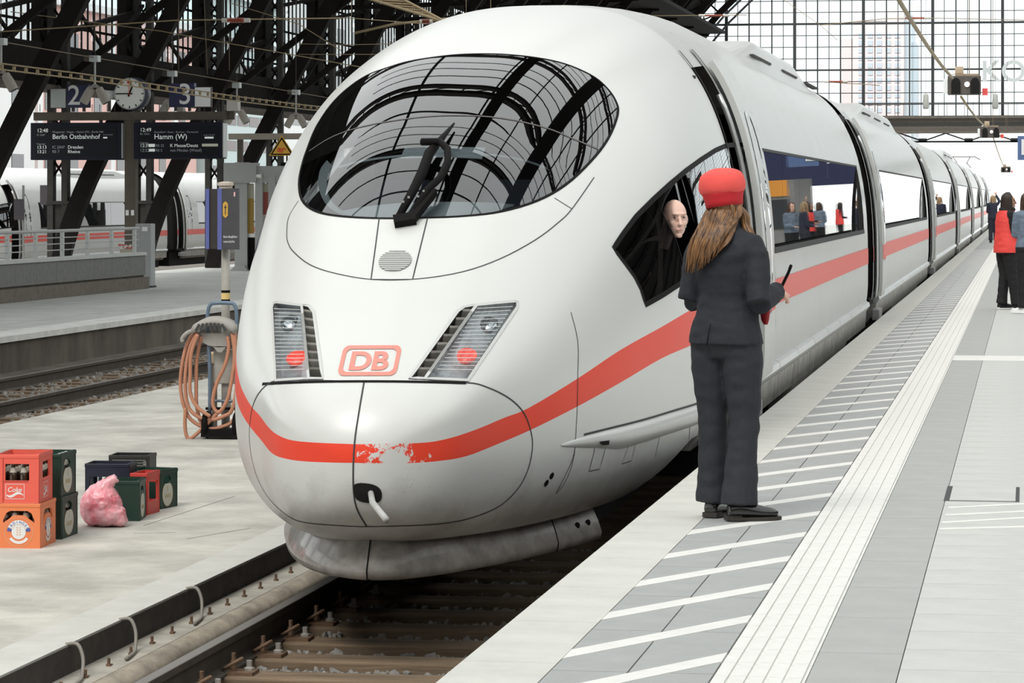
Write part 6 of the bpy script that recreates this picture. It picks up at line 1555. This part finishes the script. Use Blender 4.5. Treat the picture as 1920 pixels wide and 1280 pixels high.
# cap
Rc = Matrix.Rotation(-.13, 3, 'Y') @ Matrix.Rotation(.02, 3, 'X'); hc0 = Vector(JC['head']) + Vector((-.006, -.022, .020))
cp = ob('cap', MB().lathe(smoothpoly([(.098, .030), (.110, .043), (.117, .068), (.115, .098), (.102, .128), (.07, .150), (.03, .159), (.008, .160)], False, 3), 44, hc0, Rc), M_cap, cond, world=False, smooth=True)
me = cp.data
NV = [v.normal.copy() for v in me.vertices]
for v, nn in zip(me.vertices, NV): v.co += nn * mnoise.noise(v.co * 16) * .005
ob('cap_band', MB().lathe([(.092, -.030), (.095, -.005), (.100, .025), (.106, .043)], 44, hc0, Rc), M_band_, cp, world=False, smooth=True)
# hair
st = []; rnd = random.Random(11); H_ = Vector(JC['head'])
for k in range(120):
    q = rnd.random() * 1.12; j = lambda a: rnd.uniform(-a, a)
    xr = -.078 + .156 * q; yr = -.03 - .055 * max(0, math.sin(PI * min(q, 1))) + j(.008); xe = -.135 + .135 * q + j(.012); ly = rnd.uniform(0, .018)
    ze = 1.235 + .07 * q ** 2 + j(.03)
    st.append(([tuple(H_ + Vector((xr * .85, yr * .8, .0))), tuple(H_ + Vector((xr * 1.12 - .004, yr - .022, -.045))), (xr * 1.0 - .022, -.098 - ly, 1.425), ((xr + xe) / 2 - .012 + j(.006), -.138 - ly, 1.345), (xe, -.142 - ly, ze)], rnd.uniform(.0065, .0105)))
for k in range(30):
    o_ = rnd.uniform(-.03, .03); st.append(([tuple(H_ + Vector((.066, -.045 + o_, .0))), tuple(H_ + Vector((.078, -.055 + o_, -.05))), (.070 + o_ * .4, -.078 + o_ * .6, 1.43), (.055 + o_, -.118, 1.37), (.025 + o_, -.142, 1.30 + o_)], .0075))
for k in range(26):   # wavy lock over the right shoulder
    o_, p_ = rnd.uniform(-.014, .014), rnd.uniform(-.014, .014)
    st.append(([tuple(H_ + Vector((.064, -.01 + p_, .0))), tuple(H_ + Vector((.095 + o_, .0 + p_, -.05))), (.098 + o_, .02 + p_, 1.445), (.128 + o_, .01 + p_, 1.40), (.128 + o_, .02 + p_, 1.36), (.150 + o_, .0 + p_, 1.31), (.162 + o_ * .5, .0 + p_, 1.265 + o_)], .0085))
locks('hair', cond, st, M_hair, (JC['head'], JC['face']))
# what she holds
V_ = Vector(JC['wrR']); bt = ob('signal_baton', MB().tube([V_ + Vector((-.02, .06, .0)), V_ + Vector((.05, .02, .09)), V_ + Vector((.075, .0, .125))], [.008, .0075, .008], 8), M_black); bt.location = cond.location; bt.rotation_euler = (0, 0, rz); tag(bt, 'thin black baton held in the hand of the uniformed person', 'baton')
pu = thing('red_pouch', cond.location, 'small red pouch dangling below the uniformed person\'s sleeve', 'pouch', rz=rz)
ob('pouch_body', MB().loft([ering(.165, .10, .955, .010, .008), ering(.162, .10, .975, .020, .012), ering(.16, .10, 1.03, .030, .016), ering(.155, .10, 1.075, .024, .014)]), mat('pouch_red', (.40, .012, .02), .5, noise=.3, nscale=30), pu, world=False, smooth=True); ob('strap', MB().tube([(.16, .10, 1.07), (.19, .14, 1.1)], .006, 6), M_black, pu, world=False)

# ---- driver leaning to the opened side window
hp = hit(1266, 410); hw = hp[0] + ray(1266, 410).normalized() * .11; fl_ = ZR + 1.25; dr = Vector((.42, -.90, -.12)).normalized()
base = Vector((hw.x - .10, hw.y + .06, fl_)); hl = hw - base
zsh = hl.z - .20
JD = dict(pelvis=(-.30, .05, .42), chest=(-.20, .03, hl.z - .36), neck=(-.05 + hl.x * .5, hl.y * .5 + .02, hl.z - .12), head=tuple(hl), face=tuple(dr), shL=(-.12, .20, zsh - .06), elL=(-.05, .28, zsh - .30), wrL=(-.02, .12, zsh - .40), shR=(-.22, -.14, zsh - .06), elR=(-.25, -.22, zsh - .30), wrR=(-.22, -.36, zsh - .35), hipL=(-.30, .14, .38), knL=(-.45, -.25, .42), anL=(-.46, -.28, .09), hipR=(-.30, -.04, .38), knR=(-.52, -.38, .42), anR=(-.53, -.42, .09), ftL=(-.3, -1, 0), ftR=(-.3, -1, 0))
drv = person('bald person in a dark jacket leaning to the opened cab window', JD, base, 0, mat('skin_pale', (.80, .52, .42), .45), .006, face=True)
mb = MB(); V = {k: Vector(v) for k, v in JD.items()}
mb.loft([ering(V['pelvis'].x, V['pelvis'].y, .36, .14, .17), ering(V['pelvis'].x, V['pelvis'].y, .5, .14, .17), ering(V['chest'].x, V['chest'].y, V['chest'].z, .13, .18), ering(V['chest'].x + .04, V['chest'].y, V['chest'].z + .12, .11, .17), ering(V['neck'].x - .02, V['neck'].y, V['neck'].z - .02, .07, .07)])
for s in 'LR': mb.tube([V['chest'].lerp(V['sh' + s], .6), V['sh' + s], V['el' + s], V['wr' + s]], [.07, .068, .055, .045], 12)
ob('jacket', blobmesh('jacket', mb, .012, 4), mat('jacket_black', (.015, .016, .018), .8), drv, world=False)
trousers(JD, drv, mat('trouser_black', (.012, .012, .014), .8), 1., .014)
sd = Vector((-dr.y, dr.x, 0)).normalized() * -1
for s in (-1, 1):
    e = Vector(JD['head']) + dr * .080 + sd * s * .031 + Vector((0, 0, .018)); ob('eye', ellip(MB(), e, (.009, .009, .005), None, 10, 6), mat('eye_dark', (.05, .03, .025), .3), drv, world=False, smooth=True)
    ob('eyebrow', MB().tube([e + sd * -.014 + dr * .006 + Vector((0, 0, .019)), e + dr * .009 + Vector((0, 0, .022)), e + sd * .013 + dr * .005 + Vector((0, 0, .018))], .0022, 5), mat('brow_brown', (.42, .25, .17), .8), drv, world=False)
ob('lips', ellip(MB(), Vector(JD['head']) + dr * .092 - Vector((0, 0, .060)), (.020, .006, .004), Matrix.Rotation(math.atan2(dr.y, dr.x) - PI / 2, 3, 'Z'), 10, 6), mat('lip', (.50, .20, .17), .5), drv, world=False)

# ---- two people talking farther along the platform
M_blk = mat('black_cloth', (.010, .010, .011), .85); M_vestr = mat('vest_red', (.85, .07, .06), .7); M_hair2 = mat('hair_dark', (.035, .020, .015), .5, noise=.4, nscale=12)
JV = dict(pelvis=(0, 0, .92), chest=(0, 0, 1.25), neck=(0, .01, 1.40), head=(0, .04, 1.52), face=(.35, 1, 0), shL=(-.16, 0, 1.35), elL=(-.19, .02, 1.08), wrL=(-.10, .22, 1.05), shR=(.16, 0, 1.35), elR=(.19, .02, 1.08), wrR=(.10, .24, 1.08), hipL=(-.08, 0, .87), knL=(-.08, .02, .49), anL=(-.08, -.02, .09), hipR=(.08, 0, .87), knR=(.08, .05, .49), anR=(.09, .12, .09), ftL=(0, 1, 0), ftR=(.2, 1, 0))
def shirt(r, J, m, vox=.01, grow=0.):
    V = {k: Vector(v) for k, v in J.items()}; mb = MB(); c = V['chest']; p = V['pelvis']
    mb.loft([ering(p.x, p.y, p.z - .02, .175 + grow, .125 + grow), ering(p.x, p.y, p.z + .12, .15 + grow, .115 + grow), ering(c.x, c.y, c.z, .155 + grow, .115 + grow), ering(c.x, c.y, c.z + .10, .165, .095 + grow), ering(V['neck'].x, V['neck'].y, V['neck'].z + .01, .065, .065)])
    for s in 'LR': mb.tube([c.lerp(V['sh' + s], .6) + Vector((0, 0, .04)), V['sh' + s], V['sh' + s].lerp(V['el' + s], .5), V['el' + s], V['wr' + s]], [.062, .062, .058, .052, .042], 12)
    me = blobmesh('top', mb, vox, 4); add_folds(me, 10, .006); return ob('top', me, m, r, world=False)
def smallshoes(r, J, m, ms):
    for s in 'LR': so = ob('shoe', shoe(MB(), J['an' + s], J['ft' + s]), m, r, world=False, auto=1.0); ob('shoe_sole', sole(J['an' + s], J['ft' + s]), ms, so, world=False)
def hairmass(r, J, m, length=.28, n=30, seed=1):
    rnd = random.Random(seed); H = Vector(J['head']); fd = Vector(J['face']).normalized(); th = math.atan2(fd.y, fd.x); st = []
    for k in range(n):
        a = th + math.radians(rnd.uniform(75, 285)); c, s = math.cos(a), math.sin(a)
        st.append(([tuple(H + Vector((c * .02, s * .02, .118))), tuple(H + Vector((c * .075, s * .075, .075))), tuple(H + Vector((c * .092, s * .092, -.02))), tuple(H + Vector((c * .10, s * .10, -.12))), tuple(H + Vector((c * .115, s * .115, -length + rnd.uniform(-.03, .03))))], .022))
    return locks('hair', r, st, m, (J['head'], J['face']))
def eyes(r, J):
    H = Vector(J['head']); f = Vector(J['face']).normalized(); s_ = f.cross(Vector((0, 0, 1)))
    for s in (-1, 1): ob('eye', ellip(MB(), H + f * .082 + s_ * s * .03 + Vector((0, 0, .018)), (.011, .011, .008), None, 8, 5), mat('eye_dark', (.05, .03, .025), .3), r, world=False)
    ob('lips', ellip(MB(), H + f * .092 - Vector((0, 0, .06)), (.02, .012, .006), None, 8, 5), mat('lip', (.5, .2, .17), .5), r, world=False)
Lv = on_z(1886, 580, 0); rv = -1.05
pv = person('person in a red vest over black clothes talking on the platform', JV, (Lv.x, Lv.y, 0), rv, M_skin2, .008, face=True)
shirt(pv, JV, M_blk); trousers(JV, pv, M_blk, 1.0, .011); smallshoes(pv, JV, M_blk, M_bwhite); hairmass(pv, JV, M_hair2, .22, 26); eyes(pv, JV)
V = {k: Vector(v) for k, v in JV.items()}; mb = MB(); mb.loft([ering(0, 0, .80, .205, .155), ering(0, 0, .92, .20, .15), ering(0, 0, 1.08, .172, .135), ering(0, 0, 1.25, .175, .132), ering(0, 0, 1.34, .165, .115), ering(0, .0, 1.395, .125, .10)])
me = blobmesh('vest', mb, .01, 3); add_folds(me, 8, .006); vo3 = ob('red_vest', me, M_vestr, pv, world=False)
ob('scarf', MB().tube([(.085 * math.cos(k * PI / 6), .02 + .085 * math.sin(k * PI / 6), 1.40 + .01 * math.sin(k)) for k in range(13)], .035, 8), M_blk, pv, world=False, smooth=True)
JW = dict(JV); JW.update(face=(-.25, 1, 0), wrL=(-.05, .20, 1.05), anL=(-.07, .03, .09), anR=(.09, .0, .09), knR=(.08, .02, .49), ftL=(-.6, .8, 0))
Lw = on_z(1929, 588, 0)
pw = person('dark haired person in a denim jacket and black trousers', JW, (Lw.x, Lw.y, 0), .25, M_skin, .01, face=True)
shirt(pw, JW, mat('denim_blue', (.17, .22, .29), .85, noise=.3, nscale=14), .011, .01); trousers(JW, pw, M_blk, .95, .012); smallshoes(pw, JW, M_bwhite, M_bwhite); hairmass(pw, JW, mat('hair_chestnut', (.085, .045, .032), .5, noise=.4), .36, 30, 3)
# ---- far person with a raised arm
JF = dict(JV); JF.update(wrR=(.10, .12, 1.66), elR=(.22, .06, 1.45), face=(.2, 1, 0), hdR=(0, 0, 1), huR=(0, 1, 0))
Lf = on_z(1862, 455, 0)
pf_ = person('distant person in dark clothes waving a raised hand', JF, (Lf.x, Lf.y, 0), 0, M_skin, .014, face=False, hc=(.3, .05))
shirt(pf_, JF, mat('navy_cloth', (.02, .024, .045), .85), .014); trousers(JF, pf_, mat('dark_jeans', (.02, .022, .035), .85), 1.0, .015); smallshoes(pf_, JF, M_blk, M_blk); hairmass(pf_, JF, mat('hair_blond', (.36, .24, .13), .5), .22, 18, 5)

# ================================================================ unseen things added beside the platform to fill the train window reflections
pc0 = None
for k in range(7):
    y = 30 + 15.5 * k
    if pc0 is None:
        pc0 = thing('mirror_column', (0, 0, 0), 'added dark iron column out of view, mirrored in the train windows', 'column', 'columns added for the window reflections')
        ob('shaft', MB().lathe([(.17, .35), (.14, .5), (.12, 3.9), (.14, 4.0)], 12), M_iron2, pc0, world=False, smooth=True); ob('base', MB().box((0, 0, .175), (.44, .44, .35)), M_iron2, pc0, world=False, bevel=.03)
        ob('bracket', MB().bar((-1.6, 0, 4.1), (1.6, 0, 4.1), .14, .2).bar((0, 0, 3.3), (-1.1, 0, 4.02), .09).bar((0, 0, 3.3), (1.1, 0, 4.02), .09), M_iron2, pc0, world=False); o = pc0
    else: o = dup(pc0)
    o.location = (4.6, y, 0)  # columns added out of view as dark shapes for the panes to mirror
kio = thing('kiosk', (5.2, 98, 0), 'added grey kiosk with an orange panel out of view, mirrored in the train windows', 'kiosk')  # kiosk added out of view to give the panes something to mirror
ob('cabin', MB().b2((2.9, 94, 0), (5.4, 102, 2.7)), M_grey, kio, bevel=.03); ob('roof_panel', MB().b2((2.7, 93.8, 2.7), (5.6, 102.2, 2.9)), M_iron2, kio); ob('orange_panel', MB().b2((3.1, 93.96, 1.9), (4.2, 94, 2.6)), mat('kiosk_orange', (.85, .35, .05), .5), kio); ob('shop_window', MB().b2((3.1, 93.96, .9), (5.2, 94, 1.8)), M_bwin, kio); ob('kiosk_sign', MB().b2((4.3, 93.96, 1.95), (5.2, 94, 2.55)), M_navy, kio)
for y, lab in ((84, 'added navy board out of view hanging before the kiosk'), (112, 'added navy board out of view hanging beyond the kiosk')):
    r = thing('mirror_board', (5, y, 3.0), lab, 'sign'); ob('panel', MB().b2((1.2, y - .1, 2.3), (3.8, y + .1, 3.1)), M_navy, r); ob('rod', MB().b2((1.7, y - .02, 3.1), (1.75, y + .02, 14)).b2((3.25, y - .02, 3.1), (3.3, y + .02, 14)), M_brown, r)  # boards added out of view for the upper part of the reflections
def mirror_person(src, x, y, rz_, lab):
    c = dup(src); c.location = (x, y, 0); c.rotation_euler = (0, 0, rz_); tag(c, lab, 'person')  # copied figures added out of view to show up in the panes
for src, x, y, a, lab in ((pf_, 1.2, 74, 1.2, 'added unseen person in navy with a raised arm before the kiosk'), (pw, 1.6, 75.2, 2.5, 'added unseen person in denim before the kiosk'), (pv, 2.2, 90, 2.0, 'added unseen person in a red vest beside the kiosk'), (pw, 2.0, 91.4, .4, 'added unseen person in denim facing the red vest beside the kiosk'), (pf_, 1.5, 104, .3, 'added unseen person in navy with a raised arm beyond the kiosk'), (pv, 3.0, 118, 1.0, 'added unseen person in a red vest far beyond the kiosk')): mirror_person(src, x, y, a, lab)
bpy.data.scenes.remove(TMP)
